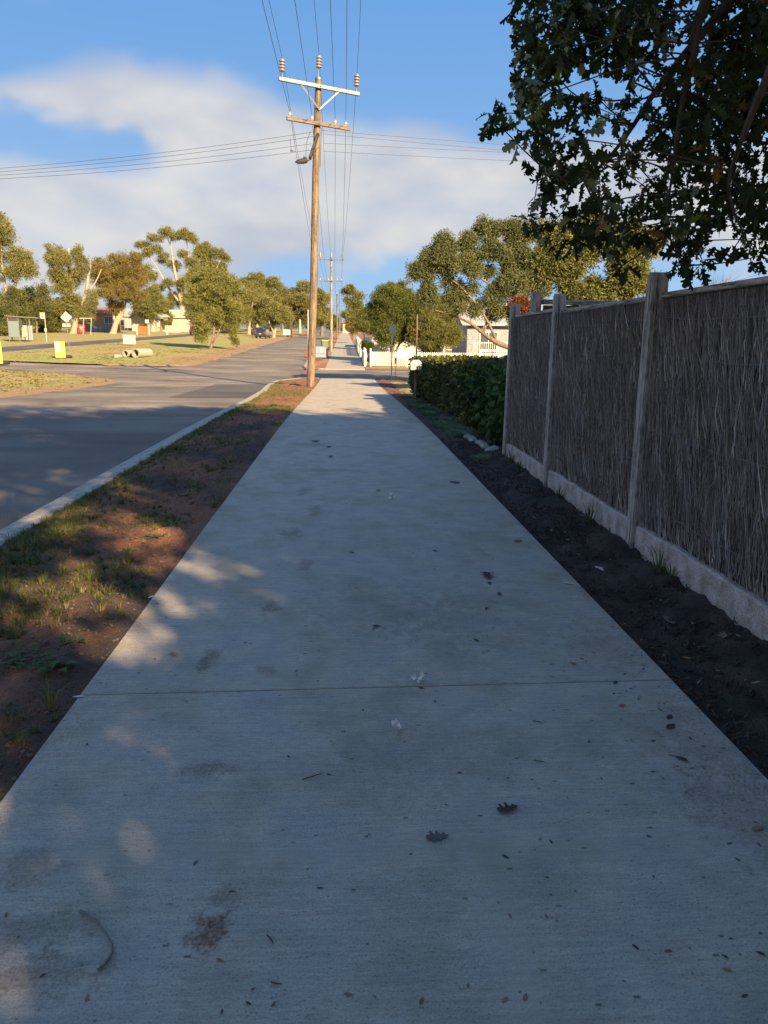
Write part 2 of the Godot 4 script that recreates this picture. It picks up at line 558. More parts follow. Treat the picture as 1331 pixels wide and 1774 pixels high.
func make_sky() -> ImageTexture:
	var W := 2048
	var H := 1024
	var half := H / 2
	var n1 := noise(101, 1.0, 6)
	var n2 := noise(102, 1.0, 5)
	var n3 := noise(103, 1.0, 4)
	var px := PackedByteArray()
	px.resize(W * H * 3)
	# the cloud bank: heights of its upper rim, of the blue gap under its left end, of its lower rim, by bearing
	var top := [[-60, 13.0], [-30, 13.4], [-24, 14.6], [-19, 15.8], [-14.5, 16.9], [-8.5, 16.2], [-4, 15.3], [2, 14.0], [6.5, 13.5], [13, 13.0], [30, 12.6], [60, 14.0]]
	var gap_hi := [[-60, 12.6], [-24, 13.6], [-19, 13.2], [-14.5, 12.4], [-11.5, 11.6], [60, 11.6]]
	var gap_lo := [[-60, 10.6], [-24, 11.2], [-19, 11.3], [-14.5, 11.2], [-11.5, 11.6], [60, 11.6]]
	var low := [[-60, 1.0], [-16, 1.5], [-9, 3.0], [-5, 5.8], [0, 6.3], [8, 6.3], [14, 5.6], [30, 6.0], [60, 4.0]]
	for y in half:
		var el := (0.5 - (y + 0.5) / H) * 180.0
		var ce := cos(deg_to_rad(el))
		var se := sin(deg_to_rad(el))
		for x in W:
			var az := fposmod((x + 0.5) / W * 360.0 + 180.0, 360.0) - 180.0
			var a := deg_to_rad(az)
			var dir := Vector3(sin(a) * ce, se * 2.2, -cos(a) * ce)
			var w := n3.get_noise_3dv(dir * 2.5)
			var q := n1.get_noise_3dv(dir * 3.2 + Vector3(w, w, w) * 0.25)
			var f := n2.get_noise_3dv(dir * 9.0)
			# clouds in general; cover out of view is thickened to make shade less blue
			var gen := smooth(-0.12, 0.26, q + 0.25 * f - 0.10 * smooth(25.0, 60.0, el))
			var k := gen
			var inside := smooth(50.0, 34.0, absf(az))
			if inside > 0.0:
				var aj := az + 1.4 * q
				var ej := el + 1.2 * q + 0.7 * f
				var t := ramp(aj, top)
				var body := smooth(t + 0.9, t - 1.2, ej)
				var gh := ramp(aj, gap_hi)
				var gl := ramp(aj, gap_lo)
				var hole := smooth(gl - 1.6, gl + 0.4, ej) * smooth(gh + 0.9, gh - 0.3, ej) * smooth(0.0, 1.0, gh - gl)
				var lo := ramp(aj, low)
				var under := smooth(lo - 1.6, lo + 1.0, ej)
				var thin := 0.55 * smooth(-0.15, 0.35, q + 0.4 * f)
				var kk := body * (1.0 - 0.95 * hole) * maxf(under, thin)
				kk = maxf(kk, 0.30 * smooth(0.0, 0.4, q + 0.5 * f) * smooth(26.0, 22.0, el) * smooth(-17.0, -23.0, az) * smooth(18.0, 21.0, el))
				kk *= 0.90 + 0.16 * f + 0.10 * q
				k = lerpf(gen, clampf(kk, 0.0, 1.0), inside)
			var h := pow(1.0 - se, 3.2)
			var sky := Color(0.066, 0.235, 0.58).lerp(Color(0.34, 0.53, 0.74), h)
			var lit := clampf(0.45 + 0.45 * f + 0.8 * w + 0.35 * q, 0.0, 1.0)
			var cl := Color(0.41, 0.435, 0.49).lerp(Color(0.66, 0.635, 0.61), lit)
			cl = cl.lerp(Color(0.56, 0.53, 0.51), 0.35 * h)
			var c := sky.lerp(cl, k * 0.93)
			c = c.linear_to_srgb()
			var i := (y * W + x) * 3
			px[i] = int(clampf(c.r * 255.0, 0, 255)); px[i + 1] = int(clampf(c.g * 255.0, 0, 255)); px[i + 2] = int(clampf(c.b * 255.0, 0, 255))
	for i in range(half * W, H * W):
		px[i * 3] = 128; px[i * 3 + 1] = 125; px[i * 3 + 2] = 118
	return tex_rgb(W, H, px)

# ---------------------------------------------------------------- ground sheets
func strip(ds: Array, left: Callable, right: Callable, nx: int, lift: Callable, tint: Callable) -> MB:
	var mb := MB.new()
	var rows := ds.size()
	for r in rows:
		var d: float = ds[r]
		var l: float = left.call(d)
		var w: float = right.call(d) - l
		for k in nx + 1:
			var x := l + w * k / nx
			mb.col = tint.call(x, d)
			mb.vert(on(x, d, lift.call(x, d)), Vector3.UP, Vector2(x, d), Vector2(x / 14.0, d / 14.0))
	var s := nx + 1
	for r in rows:
		for k in s:
			var i := r * s + k
			var gx := mb.v[r * s + mini(k + 1, nx)] - mb.v[r * s + maxi(k - 1, 0)]
			var gz := mb.v[mini(r + 1, rows - 1) * s + k] - mb.v[maxi(r - 1, 0) * s + k]
			var nn := gx.cross(gz)
			if nn.length() > 1e-9:
				mb.n[i] = nn.normalized() * signf(nn.y)
	for r in rows - 1:
		for k in nx:
			var i := r * s + k
			mb.face(i, i + 1, i + s + 1)
			mb.face(i, i + s + 1, i + s)
	return mb

func rows(d0: float, d1: float, near_step: float, grow := 0.02) -> Array:
	var out := [d0]
	var d := d0
	while d < d1 - 1e-4:
		d = minf(d1, d + near_step + maxf(0.0, d) * grow)
		out.append(d)
	return out

func kerb_x(d: float) -> float:   # middle of the kerb top
	return ramp(d, [[-20, -2.50], [20, -2.50], [26, -2.68], [30, -2.92], [33, -2.95]])

func verge_left(d: float) -> float:
	if d < 33.0:
		return kerb_x(d) + 0.13
	var t := clampf((d - 33.0) / 3.9, 0.0, 1.0)
	return -2.82 + 1.75 * (1.0 - sqrt(1.0 - t * t))

func flat(h: float) -> Callable:
	return func(_x: float, _d: float) -> float: return h

func white(_x: float, _d: float) -> Color:
	return Color(1, 1, 1)

func edge(x: float) -> Callable:
	return func(_d: float) -> float: return x

func island_right(d: float) -> float:
	var e := -9.2 + 0.35 * nz.get_noise_2d(d * 2.0, 5.0)
	if d > 31.0:
		var t := clampf((d - 31.0) / 8.6, 0.0, 1.0)
		e -= 11.0 * (1.0 - sqrt(maxf(0.0, 1.0 - t * t)))
	return e

func median_left(d: float) -> float:
	var t := clampf((54.0 - d) / 6.0, 0.0, 1.0)
	return -24.9 + 8.0 * (1.0 - sqrt(maxf(0.0, 1.0 - t * t)))

func median_right(d: float) -> float:
	var t := clampf((51.5 - d) / 3.5, 0.0, 1.0)
	return -9.4 - 0.6 * smooth(60, 140, d) + 0.45 * nz.get_noise_2d(d * 1.7, 9.0) - 4.5 * (1.0 - sqrt(maxf(0.0, 1.0 - t * t)))

func verge_tint(x: float, d: float) -> Color:
	var n1 := nz.get_noise_2d(x * 6.0, d * 3.0)
	var n2 := nz2.get_noise_2d(x * 22.0, d * 14.0)
	var c := Color(0.06, 0.036, 0.026).lerp(Color(0.20, 0.092, 0.05), smooth(-0.4, 0.45, n1 + 0.4 * n2))
	c = c.lerp(Color(0.05, 0.038, 0.03), 0.7 * smooth(0.1, 0.45, -n1 + 0.5 * n2))
	if d + 3.0 * n1 > 18.0:   # redder beyond a ragged edge toward the corner
		c = c.lerp(Color(0.24, 0.115, 0.055), 0.6)
	var g := verge_grass(x, d)
	return c.lerp(Color(0.10, 0.115, 0.05), 0.55 * g * smooth(-0.5, 0.3, n2))

func verge_grass(x: float, d: float) -> float:   # how much grass grows there
	var l := verge_left(d)
	var near_kerb := smooth(0.55, 0.05, x - l + 0.25 * nz.get_noise_2d(x * 5.0, d * 5.0))
	var clump := smooth(0.12, 0.42, nz.get_noise_2d(x * 9.0 + 40.0, d * 5.0))
	var g := 0.55 * near_kerb + 0.55 * clump
	g += 0.9 * exp(-pow((d - 5.2) / 1.3, 2.0)) * smooth(-1.55, -2.3, x)
	g += 0.9 * exp(-pow((d - 23.5) / 1.6, 2.0)) * smooth(-0.35, 0.2, nz.get_noise_2d(x * 8.0, d * 4.0) + 0.2)
	g += 0.8 * exp(-pow((d - 17.0) / 0.7, 2.0)) * smooth(-2.2, -1.7, x)
	return clampf(g, 0.0, 1.0)

func verge_lift(x: float, d: float) -> float:
	var l := verge_left(d)
	var mid := smooth(0.0, 0.3, x - l) * smooth(0.0, 0.2, -1.06 - x)
	return -0.012 + mid * (0.020 + 0.035 * nz.get_noise_2d(x * 10.0, d * 10.0) + 0.04 * nz2.get_noise_2d(x * 40.0, d * 40.0))

func lawn_tint(x: float, d: float) -> Color:
	var n1 := nz.get_noise_2d(x * 1.3, d * 0.6)
	var n2 := nz2.get_noise_2d(x * 5.0, d * 2.4)
	var c := Color(0.31, 0.25, 0.088).lerp(Color(0.25, 0.255, 0.07), smooth(-0.3, 0.3, n1))
	c = c.lerp(Color(0.31, 0.235, 0.11), 0.6 * smooth(0.0, 0.4, n2))
	return c

func island_tint(x: float, d: float) -> Color:
	var c := lawn_tint(x, d)
	var n2 := nz2.get_noise_2d(x * 3.0, d * 3.0)
	var dirt := smooth(1.6, 0.2, island_right(d) - x + 1.2 * n2) + smooth(0.05, 0.35, nz.get_noise_2d(x * 0.9 + 7.0, d * 3.0) + 0.3 * n2)
	return c.lerp(Color(0.28, 0.165, 0.095), 0.85 * clampf(dirt, 0.0, 1.0))

func median_tint(x: float, d: float) -> Color:
	var c := lawn_tint(x, d).lerp(Color(0.25, 0.275, 0.06), 0.75 * smooth(-0.05, 0.1, nz.get_noise_2d(x * 1.1 + 30.0, d * 1.1) + (0.25 if d < 56.0 and x < -13.0 else -0.25)))
	var n2 := nz2.get_noise_2d(x * 3.0, d * 3.0)
	var dirt := smooth(4.2, 1.0, median_right(d) - x + 1.8 * n2 + 1.4 * nz.get_noise_2d(x, d * 2.0))
	return c.lerp(Color(0.29, 0.175, 0.10), 0.85 * dirt)

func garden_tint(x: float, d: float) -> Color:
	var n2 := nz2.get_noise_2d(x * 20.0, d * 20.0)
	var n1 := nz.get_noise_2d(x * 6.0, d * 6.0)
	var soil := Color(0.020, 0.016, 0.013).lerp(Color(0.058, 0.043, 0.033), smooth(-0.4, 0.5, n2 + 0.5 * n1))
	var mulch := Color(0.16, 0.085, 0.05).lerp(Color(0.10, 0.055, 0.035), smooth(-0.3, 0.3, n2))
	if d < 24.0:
		var c := soil.lerp(mulch, 0.8 if d + 4.0 * n1 + n2 > 19.0 else 0.0)  # near-black turns to a lighter red-brown past an uneven edge
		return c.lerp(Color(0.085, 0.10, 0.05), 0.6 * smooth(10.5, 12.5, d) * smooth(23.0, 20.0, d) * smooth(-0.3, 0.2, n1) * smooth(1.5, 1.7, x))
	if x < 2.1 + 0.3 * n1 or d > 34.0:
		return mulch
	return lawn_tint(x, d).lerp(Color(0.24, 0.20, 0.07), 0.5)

func make_ground() -> void:
	# the land at large
	var mb := MB.new()
	var xs := [-1600.0, -400.0, -150.0, -67.0]
	var x := -60.0
	while x < 64.0:
		xs.append(x); x += 6.0
	xs.append_array([-7.0, 100.0, 400.0, 1600.0])
	xs.sort()
	var ds := [-500.0, -120.0, -30.0, -6.0]
	var d := 0.0
	while d < 60.0:
		ds.append(d); d += 3.0
	while d < 300.0:
		ds.append(d); d += 12.0
	ds.append_array([300.0, 400.0, 700.0, 2000.0])
	for dd in ds:
		for xx in xs:
			mb.col = lawn_tint(xx, dd).darkened(0.15)
			mb.vert(on(xx, dd, -0.25), Vector3.UP, Vector2(xx, dd))
	for r in ds.size() - 1:
		for k in xs.size() - 1:
			var i := r * xs.size() + k
			mb.face(i, i + 1, i + xs.size() + 1)
			mb.face(i, i + xs.size() + 1, i + xs.size())
	structure("ground", mb, M.turf)

	# roads
	structure("service_road", strip(rows(-12, 420, 0.8), edge(-11.5), edge(-2.3), 12, flat(-0.11), white), M.asphalt)
	structure("side_street", strip(rows(36.6, 47.9, 0.8, 0.0), edge(-2.3), edge(70.0), 40, flat(-0.045), white), M.asphalt)
	structure("crossover_road", strip(rows(30.0, 55.0, 0.8, 0.0), edge(-25.1), edge(-11.5), 10, flat(-0.105), white), M.asphalt)
	structure("main_road", strip(rows(-12, 420, 1.0), edge(-29.2), edge(-25.1), 4, flat(-0.10), white), M.dark_asphalt)
	var edge_line := strip(rows(-12, 300, 1.0), edge(-25.55), edge(-25.42), 1, flat(-0.094), white)
	structure("road_edge_line", edge_line, M.road_paint)
	# a squared repair in the asphalt beside the kerb
	var patch := strip(rows(23.0, 33.2, 0.5, 0.0), func(dd: float) -> float: return -5.15 - 0.02 * (dd - 23.0), func(dd: float) -> float: return kerb_x(dd) - 0.16, 6, flat(-0.104), white)
	structure("road_repair_patch", patch, M.dark_asphalt)
	# cracks sealed with tar
	rng.seed = 5
	for c in [[-8.4, 27.5, 0.9, 0.9], [-7.6, 28.6, 0.9, 0.7], [-7.0, 26.6, 0.3, 1.2], [-6.2, 30.5, 1.0, 0.5], [-8.9, 26.0, 0.6, 1.0], [-5.6, 27.8, 0.95, 0.6], [-6.9, 31.8, 1.0, 0.4]]:
		var cb := MB.new()
		var p := Vector2(c[0], c[1])
		var dir := Vector2(c[2], c[3]).normalized()
		var prev := []
		for s in 22:
			var side := Vector2(-dir.y, dir.x) * rand(0.025, 0.06)
			var cur := [on(p.x + side.x, p.y + side.y, -0.1065), on(p.x - side.x, p.y - side.y, -0.1065)]
			if prev.size():
				cb.quad(prev[0], prev[1], cur[1], cur[0], Vector3.UP)
			prev = cur
			dir = dir.rotated(rand(-0.55, 0.55)).lerp(Vector2(c[2], c[3]).normalized(), 0.3).normalized()
			p += dir * rand(0.08, 0.2)
		structure("road_crack", cb, M.crack)
	for w in [[-8.6, 29.5, -7.2, 31.6], [-7.9, 36.0, -6.9, 36.6]]:
		var lb := MB.new()
		var a := Vector2(w[0], w[1]); var b := Vector2(w[2], w[3])
		var o := (b - a).orthogonal().normalized() * 0.05
		lb.quad(on(a.x + o.x, a.y + o.y, -0.1065), on(a.x - o.x, a.y - o.y, -0.1065), on(b.x - o.x, b.y - o.y, -0.1065), on(b.x + o.x, b.y + o.y, -0.1065), Vector3.UP)
		structure("faded_road_line", lb, M.road_paint)

	# grass between and beside the roads
	structure("verge", strip(rows(-3.0, 36.85, 0.05, 0.004), verge_left, edge(-1.055), 34, verge_lift, verge_tint), M.earth)
	structure("grass_island", strip(rows(-12, 39.5, 0.25, 0.0), edge(-25.0), island_right, 70, func(xx: float, dd: float) -> float: return -0.105 + 0.05 * smooth(0.0, 0.9, island_right(dd) - xx) + 0.05 * nz.get_noise_2d(xx * 3.0, dd * 3.0) * smooth(0.0, 0.9, island_right(dd) - xx), island_tint), M.turf)
	structure("grass_median", strip(rows(48.0, 420, 0.2, 0.012), median_left, median_right, 60, func(xx: float, dd: float) -> float: return -0.10 + 0.07 * smooth(0.0, 0.9, median_right(dd) - xx) + 0.06 * nz.get_noise_2d(xx * 2.0, dd * 2.0), median_tint), M.turf)
	structure("grass_reserve", strip(rows(-12, 420, 1.0, 0.02), edge(-75.0), edge(-29.2), 40, func(xx: float, dd: float) -> float: return -0.09 + 0.05 * smooth(-29.2, -30.5, xx), func(xx: float, dd: float) -> Color: return lawn_tint(xx, dd).lerp(Color(0.27, 0.21, 0.12), smooth(-30.4, -29.4, xx))), M.turf)
	structure("far_verge", strip(rows(48.3, 320, 0.4, 0.02), edge(-2.42), edge(-1.16), 6, flat(-0.02), func(xx: float, dd: float) -> Color: return Color(0.22, 0.105, 0.055).lerp(Color(0.30, 0.17, 0.08), smooth(-0.2, 0.3, nz.get_noise_2d(xx * 4.0, dd)))), M.earth)
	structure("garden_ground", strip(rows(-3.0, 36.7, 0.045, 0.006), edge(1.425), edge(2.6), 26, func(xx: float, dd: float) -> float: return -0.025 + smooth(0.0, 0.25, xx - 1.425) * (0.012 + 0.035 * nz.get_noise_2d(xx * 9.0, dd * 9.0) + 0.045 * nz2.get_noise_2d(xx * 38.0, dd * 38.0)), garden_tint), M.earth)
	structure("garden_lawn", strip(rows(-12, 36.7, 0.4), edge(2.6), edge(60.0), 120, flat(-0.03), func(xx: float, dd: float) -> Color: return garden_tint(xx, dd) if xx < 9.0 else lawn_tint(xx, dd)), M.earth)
	structure("far_garden_ground", strip(rows(47.9, 320, 0.5, 0.02), edge(1.31), edge(60.0), 60, flat(-0.02), func(xx: float, dd: float) -> Color: return Color(0.20, 0.12, 0.07).lerp(Color(0.30, 0.25, 0.10), smooth(49.2, 49.6, dd) * smooth(51.5, 50.8, dd) * smooth(1.5, 2.5, xx))), M.earth)

	# the footpath, slab by slab
	var path := Node3D.new()
	path.name = "footpath"
	path.set_meta("kind", "structure")
	add_child(path)
	var joints := [-6.6, -1.8, 3.0, 7.8, 12.6, 17.4, 22.2, 27.0, 31.9, 36.75]
	for j in joints.size() - 1:
		slab(path, joints[j], joints[j + 1], -1.07, 1.43, 0.0, j)
	var far_path := Node3D.new()
	far_path.name = "far_footpath"
	far_path.set_meta("kind", "structure")
	add_child(far_path)
	var dd := 47.95
	var k := 0
	while dd < 250.0:
		slab(far_path, dd, dd + 4.8, -1.15, 1.30, 0.0, k + 20)
		dd += 4.8
		k += 1

	# kerbs, stone by stone
	var kerb := Node3D.new()
	kerb.name = "kerb"
	kerb.set_meta("kind", "structure")
	add_child(kerb)
	var line := []
	d = -4.0
	while d < 33.0:
		line.append(Vector2(kerb_x(d), d)); d += 0.6
	for s in 10:
		var t := s / 9.0 * PI * 0.5
		line.append(Vector2(-2.95 + 1.75 * (1.0 - cos(t)), 33.0 + 4.0 * sin(t)))
	kerb_run(kerb, line, 4)
	line = []
	for s in 8:
		var t := (1.0 - s / 7.0) * PI * 0.5
		line.append(Vector2(-2.55 + 1.5 * (1.0 - cos(t)), 51.5 - 3.2 * sin(t)))
	d = 52.5
	while d < 240.0:
		line.append(Vector2(-2.55, d)); d += 1.5 if d < 90 else 6.0
	var far_kerb := Node3D.new()
	far_kerb.name = "far_kerb"
	far_kerb.set_meta("kind", "structure")
	add_child(far_kerb)
	kerb_run(far_kerb, line, 3)

func slab(parent: Node3D, d0: float, d1: float, x0: float, x1: float, lift: float, n: int) -> void:
	var mb := MB.new()
	var g := 0.0046   # half the joint
	var b := 0.006
	var skew := 0.037
	var nd := 12
	var nx := 10
	var us := [0.0, b]
	for k in nx - 1:
		us.append((x1 - x0) * (k + 1) / nx)
	us.append_array([x1 - x0 - b, x1 - x0])
	var vs := [g, g + b]
	for k in nd - 1:
		vs.append((d1 - d0) * (k + 1) / nd)
	vs.append_array([d1 - d0 - g - b, d1 - d0 - g])
	var off := Vector2(fmod(n * 0.37, 1.0) * 2.0, fmod(n * 0.61, 1.0) * 2.0)
	for r in vs.size():
		for c in us.size():
			var x: float = x0 + us[c]
			var d: float = d0 + vs[r] + skew * (x - 0.2)
			var rim := (c == 0 or r == 0 or c == us.size() - 1 or r == vs.size() - 1)
			var nn := Vector3(-1.0 if c == 0 else (1.0 if c == us.size() - 1 else 0.0), 1.0, 1.0 if r == 0 else (-1.0 if r == vs.size() - 1 else 0.0)).normalized() if rim else Vector3.UP
			mb.vert(on(x, d, lift - (b * 0.8 if rim else 0.0)), nn, Vector2(x, d) + off, Vector2((x - x0) / (x1 - x0), d / 12.0))
	var s := us.size()
	for r in vs.size() - 1:
		for c in s - 1:
			var i := r * s + c
			mb.face(i, i + 1, i + s + 1)
			mb.face(i, i + s + 1, i + s)
	# sides
	var rr := vs.size() - 1
	for r in rr:
		for c in [0, s - 1]:
			var a := mb.v[r * s + c]; var e := mb.v[(r + 1) * s + c]
			mb.quad(a, e, e - Vector3(0, 0.09, 0), a - Vector3(0, 0.09, 0), Vector3(-1.0 if c == 0 else 1.0, 0, 0))
	for c in s - 1:
		for r in [0, rr]:
			var a := mb.v[r * s + c]; var e := mb.v[r * s + c + 1]
			mb.quad(a, e, e - Vector3(0, 0.09, 0), a - Vector3(0, 0.09, 0), Vector3(0, 0, 1.0 if r == 0 else -1.0))
	put("slab", mb, M.concrete, parent)

func kerb_run(parent: Node3D, line: Array, each: int) -> void:
	# across the kerb from the road to the grass: flat channel edge, rolled face, top
	var prof := [Vector2(-0.150, -0.115), Vector2(-0.140, -0.075), Vector2(-0.10, -0.018), Vector2(-0.075, -0.004), Vector2(-0.05, 0.0), Vector2(0.115, 0.003), Vector2(0.13, -0.004), Vector2(0.13, -0.10)]
	var i := 0
	while i < line.size() - 1:
		var mb := MB.new()
		var last := mini(i + each, line.size() - 1)
		for k in range(i, last + 1):
			var p: Vector2 = line[k]
			var t: Vector2 = (line[mini(k + 1, line.size() - 1)] - line[maxi(k - 1, 0)]).normalized()
			var o := Vector2(t.y, -t.x)   # to the right of the run
			if k == i: p += t * 0.005
			if k == last: p -= t * 0.005
			for q in prof.size():
				var nn2: Vector2 = (prof[mini(q + 1, prof.size() - 1)] - prof[maxi(q - 1, 0)]).normalized()
				nn2 = Vector2(-nn2.y, nn2.x)
				mb.vert(on(p.x + o.x * prof[q].x, p.y + o.y * prof[q].x, prof[q].y), Vector3(o.x * nn2.x, nn2.y, -o.y * nn2.x).normalized(), Vector2(q, k))
		var s := prof.size()
		for k in last - i:
			for q in s - 1:
				var a := k * s + q
				mb.face(a, a + 1, a + s + 1)
				mb.face(a, a + s + 1, a + s)
		put("kerb_stone", mb, M.kerb_concrete, parent)
		i = last

# ---------------------------------------------------------------- brush fence
func brush_fence() -> void:
	rng.seed = 21
	var X := 2.17
	var f := thing("brush_fence", "tall dark brush fence with grey posts along the garden bed", "fence", on(X, 5.3))
	var o := f.position
	var posts := [0.75, 3.02, 5.30, 7.72, 9.80]
	# a post: square shaft with a domed, chamfered head
	var pm := MB.new()
	var w := 0.062
	var outline := PackedVector2Array([Vector2(-w, 0), Vector2(w, 0), Vector2(w, 1.84), Vector2(w * 0.8, 1.895), Vector2(w * 0.35, 1.925), Vector2(-w * 0.35, 1.925), Vector2(-w * 0.8, 1.895), Vector2(-w, 1.84)])
	pm.prism(Transform3D(Basis(Vector3.UP, PI * 0.5), Vector3(0, -0.03, 0)), outline, 0.105)
	var pmesh := pm.mesh()
	for d in posts:
		var p := part("post", pmesh, M.post_wood, f)
		p.position = on(X - 0.055, d) - o
		p.rotation = Vector3(rand(-0.006, 0.006), rand(-0.03, 0.03), rand(-0.008, 0.008))
	# strands of brush: thin bent tapered sticks
	var strands := []
	for k in 4:
		var sb := MB.new()
		var pts := [Vector3.ZERO]
		var r := [0.0042]
		for s in 3:
			pts.append(pts[-1] + Vector3(rand(-0.018, 0.018), 0.11, rand(-0.022, 0.022)))
			r.append(0.0042 * (1.0 - 0.27 * (s + 1)))
		sb.tube(pts, r, 3, false)
		strands.append(sb.mesh())
	for b in posts.size() - 1:
		var d0: float = posts[b] + 0.06
		var d1: float = posts[b + 1] - 0.06
		var rise := 0.015 * (b % 2)
		# sole plank, leaning a little and chipped along the top
		var pl := MB.new()
		var steps := 14
		var prev := []
		for s in steps + 1:
			var d := lerpf(d0 - 0.05, d1 + 0.05, float(s) / steps)
			var h := 0.165 + rand(-0.008, 0.008)
			var cur := [on(X - 0.085, d, -0.06) - o, on(X - 0.085, d, h - 0.012) - o, on(X - 0.07, d, h) - o, on(X - 0.035, d, h) - o]
			if s:
				pl.quad(prev[0], cur[0], cur[1], prev[1], Vector3.LEFT)
				pl.quad(prev[1], cur[1], cur[2], prev[2], Vector3(-0.7, 0.7, 0))
				pl.quad(prev[2], cur[2], cur[3], prev[3], Vector3.UP)
			prev = cur
		put("plinth", pl, M.plinth_wood, f)
		var rail := MB.new()
		rail.box(between(on(X, d0 - 0.02, 1.735 + rise) - o, on(X, d1 + 0.02, 1.728 + rise) - o), Vector3(0.036, d1 - d0 + 0.04, 0.115), 0.006)
		var rm := put("capping_rail", rail, M.rail_wood, f)
		rm.position.y = 0.0
		# dense core behind the strands
		var core := MB.new()
		core.col = Color(0.05, 0.04, 0.033)
		core.box(Transform3D(Basis(), on(X + 0.02, (d0 + d1) * 0.5, 0.93) - o), Vector3(0.07, 1.60, d1 - d0 + 0.02))
		put("brush_core", core, M.brush, f)
		var xf := [[], [], [], []]
		var cl := [[], [], [], []]
		for s in 6500:
			var d := rand(d0 - 0.01, d1 + 0.01)
			var h := rand(0.10, 1.52) if rng.randf() < 0.93 else rand(1.35, 1.5)
			var sc := rand(0.6, 1.25)
			if h + 0.33 * sc > 1.72:
				sc = maxf(0.45, (1.72 - h) / 0.33)
			var lean := 0.11 if rng.randf() < 0.85 else 0.3
			var bs := Basis(Vector3.RIGHT, rng.randfn() * lean - 0.05) * Basis(Vector3.BACK, rand(-0.02, 0.10)) * Basis(Vector3.UP, rand(0, TAU))
			var band := sin(h * 19.0 + d * 0.7)   # bundles overlap in courses
			xf[s % 4].append(Transform3D(bs.scaled_local(Vector3(rand(0.5, 1.15), sc, rand(0.5, 1.15))), on(X - 0.022 - rand(0.0, 0.028) - 0.006 * band, d, h) - o))
			var k := rand(0.5, 1.1) * (1.0 + 0.12 * nz.get_noise_2d(d * 20.0, h * 20.0))
			var c := Color(0.21, 0.165, 0.135).lerp(Color(0.44, 0.375, 0.34), pow(rng.randf(), 1.3))
			if rng.randf() < 0.06:
				c = Color(0.66, 0.59, 0.52)
			cl[s % 4].append(Color(c.r * k, c.g * k, c.b * k))
		for s in 4:
			many("brush_strands", strands[s], M.brush, xf[s], cl[s], f)
		# tie wires with small twists
		for h in [0.36, 0.62, 0.86, 1.12, 1.36, 1.60]:
			var wb := MB.new()
			var pts := []
			for s in 13:
				var t := s / 12.0
				pts.append(on(X - 0.066 + rand(-0.004, 0.004), lerpf(d0, d1, t), h - 0.03 * sin(t * PI) + rand(-0.006, 0.006)) - o)
			var rr := []
			for s in 13:
				rr.append(0.0013)
			wb.tube(pts, rr, 4, false)
			put("tie_wire", wb, M.fence_wire, f)
	# the fence that turns away from the path at the far end
	var g := thing("return_fence", "timber topped fence turning away behind the far post of the brush fence", "fence", on(2.55, 9.95))
	for x in [2.42, 4.6]:
		var p := MB.new()
		p.box(ident(Vector3(x - 2.55, 1.0, 0)), Vector3(0.12, 2.1, 0.12), 0.01)
		put("post", p, M.post_wood, g)
	var rl := MB.new()
	rl.box(ident(Vector3(1.0, 1.93, 0)), Vector3(2.1, 0.06, 0.10), 0.006)
	put("capping_rail", rl, M.rail_wood, g)
	var bp := MB.new()
	bp.col = Color(0.06, 0.05, 0.045)
	bp.box(ident(Vector3(1.0, 0.95, 0.0)), Vector3(2.06, 1.88, 0.06))
	put("brush_panel", bp, M.brush, g)

# ---------------------------------------------------------------- foliage
func leaf_shape(mb: MB, t: Transform3D, l: float, w: float, fold := 0.15) -> void:
	var a := t * Vector3.ZERO
	var tip := t * Vector3(0, l, -0.12 * l)
	var m := t * Vector3(0, l * 0.5, 0.02 * l)
	var p := t * Vector3(-w, l * 0.45, fold * w)
	var q := t * Vector3(w, l * 0.45, fold * w)
	mb.tri(a, p, m); mb.tri(p, tip, m); mb.tri(a, m, q); mb.tri(m, tip, q)

func blade(mb: MB, t: Transform3D, l: float, w: float) -> void:   # a leaf of two faces
	var a := t * Vector3.ZERO
	var tip := t * Vector3(0, l, -0.2 * l)
	var p := t * Vector3(-w, l * 0.5, 0)
	var q := t * Vector3(w, l * 0.5, 0)
	mb.tri(a, p, tip); mb.tri(a, tip, q)

func sprig(n: int, size: float, l: float, w: float, droop: float, whole := false) -> ArrayMesh:   # leaves spread through a small ball
	var mb := MB.new()
	for i in n:
		var dir := Vector3(rng.randfn(), rng.randfn(), rng.randfn()).normalized()
		var p := dir * size * pow(rng.randf(), 0.5)
		var out := (dir + Vector3(rng.randfn(), rng.randfn(), rng.randfn()) * 0.5 + Vector3.DOWN * droop).normalized()
		var b := Basis(Quaternion(Vector3.UP, out)) * Basis(Vector3.UP, rand(0, TAU))
		var k := rand(0.75, 1.2)
		mb.col = Color(k, k * rand(0.95, 1.05), k * rand(0.85, 1.1))
		var s := rand(0.7, 1.2)
		if whole:
			leaf_shape(mb, Transform3D(b, p), l * s, w * s)
		else:
			blade(mb, Transform3D(b, p), l * s, w * s)
	return mb.mesh()

func random_basis(s: float) -> Basis:
	return Basis(Quaternion(Vector3(rng.randfn(), rng.randfn(), rng.randfn()).normalized(), rand(0, TAU))).scaled(Vector3.ONE * s)

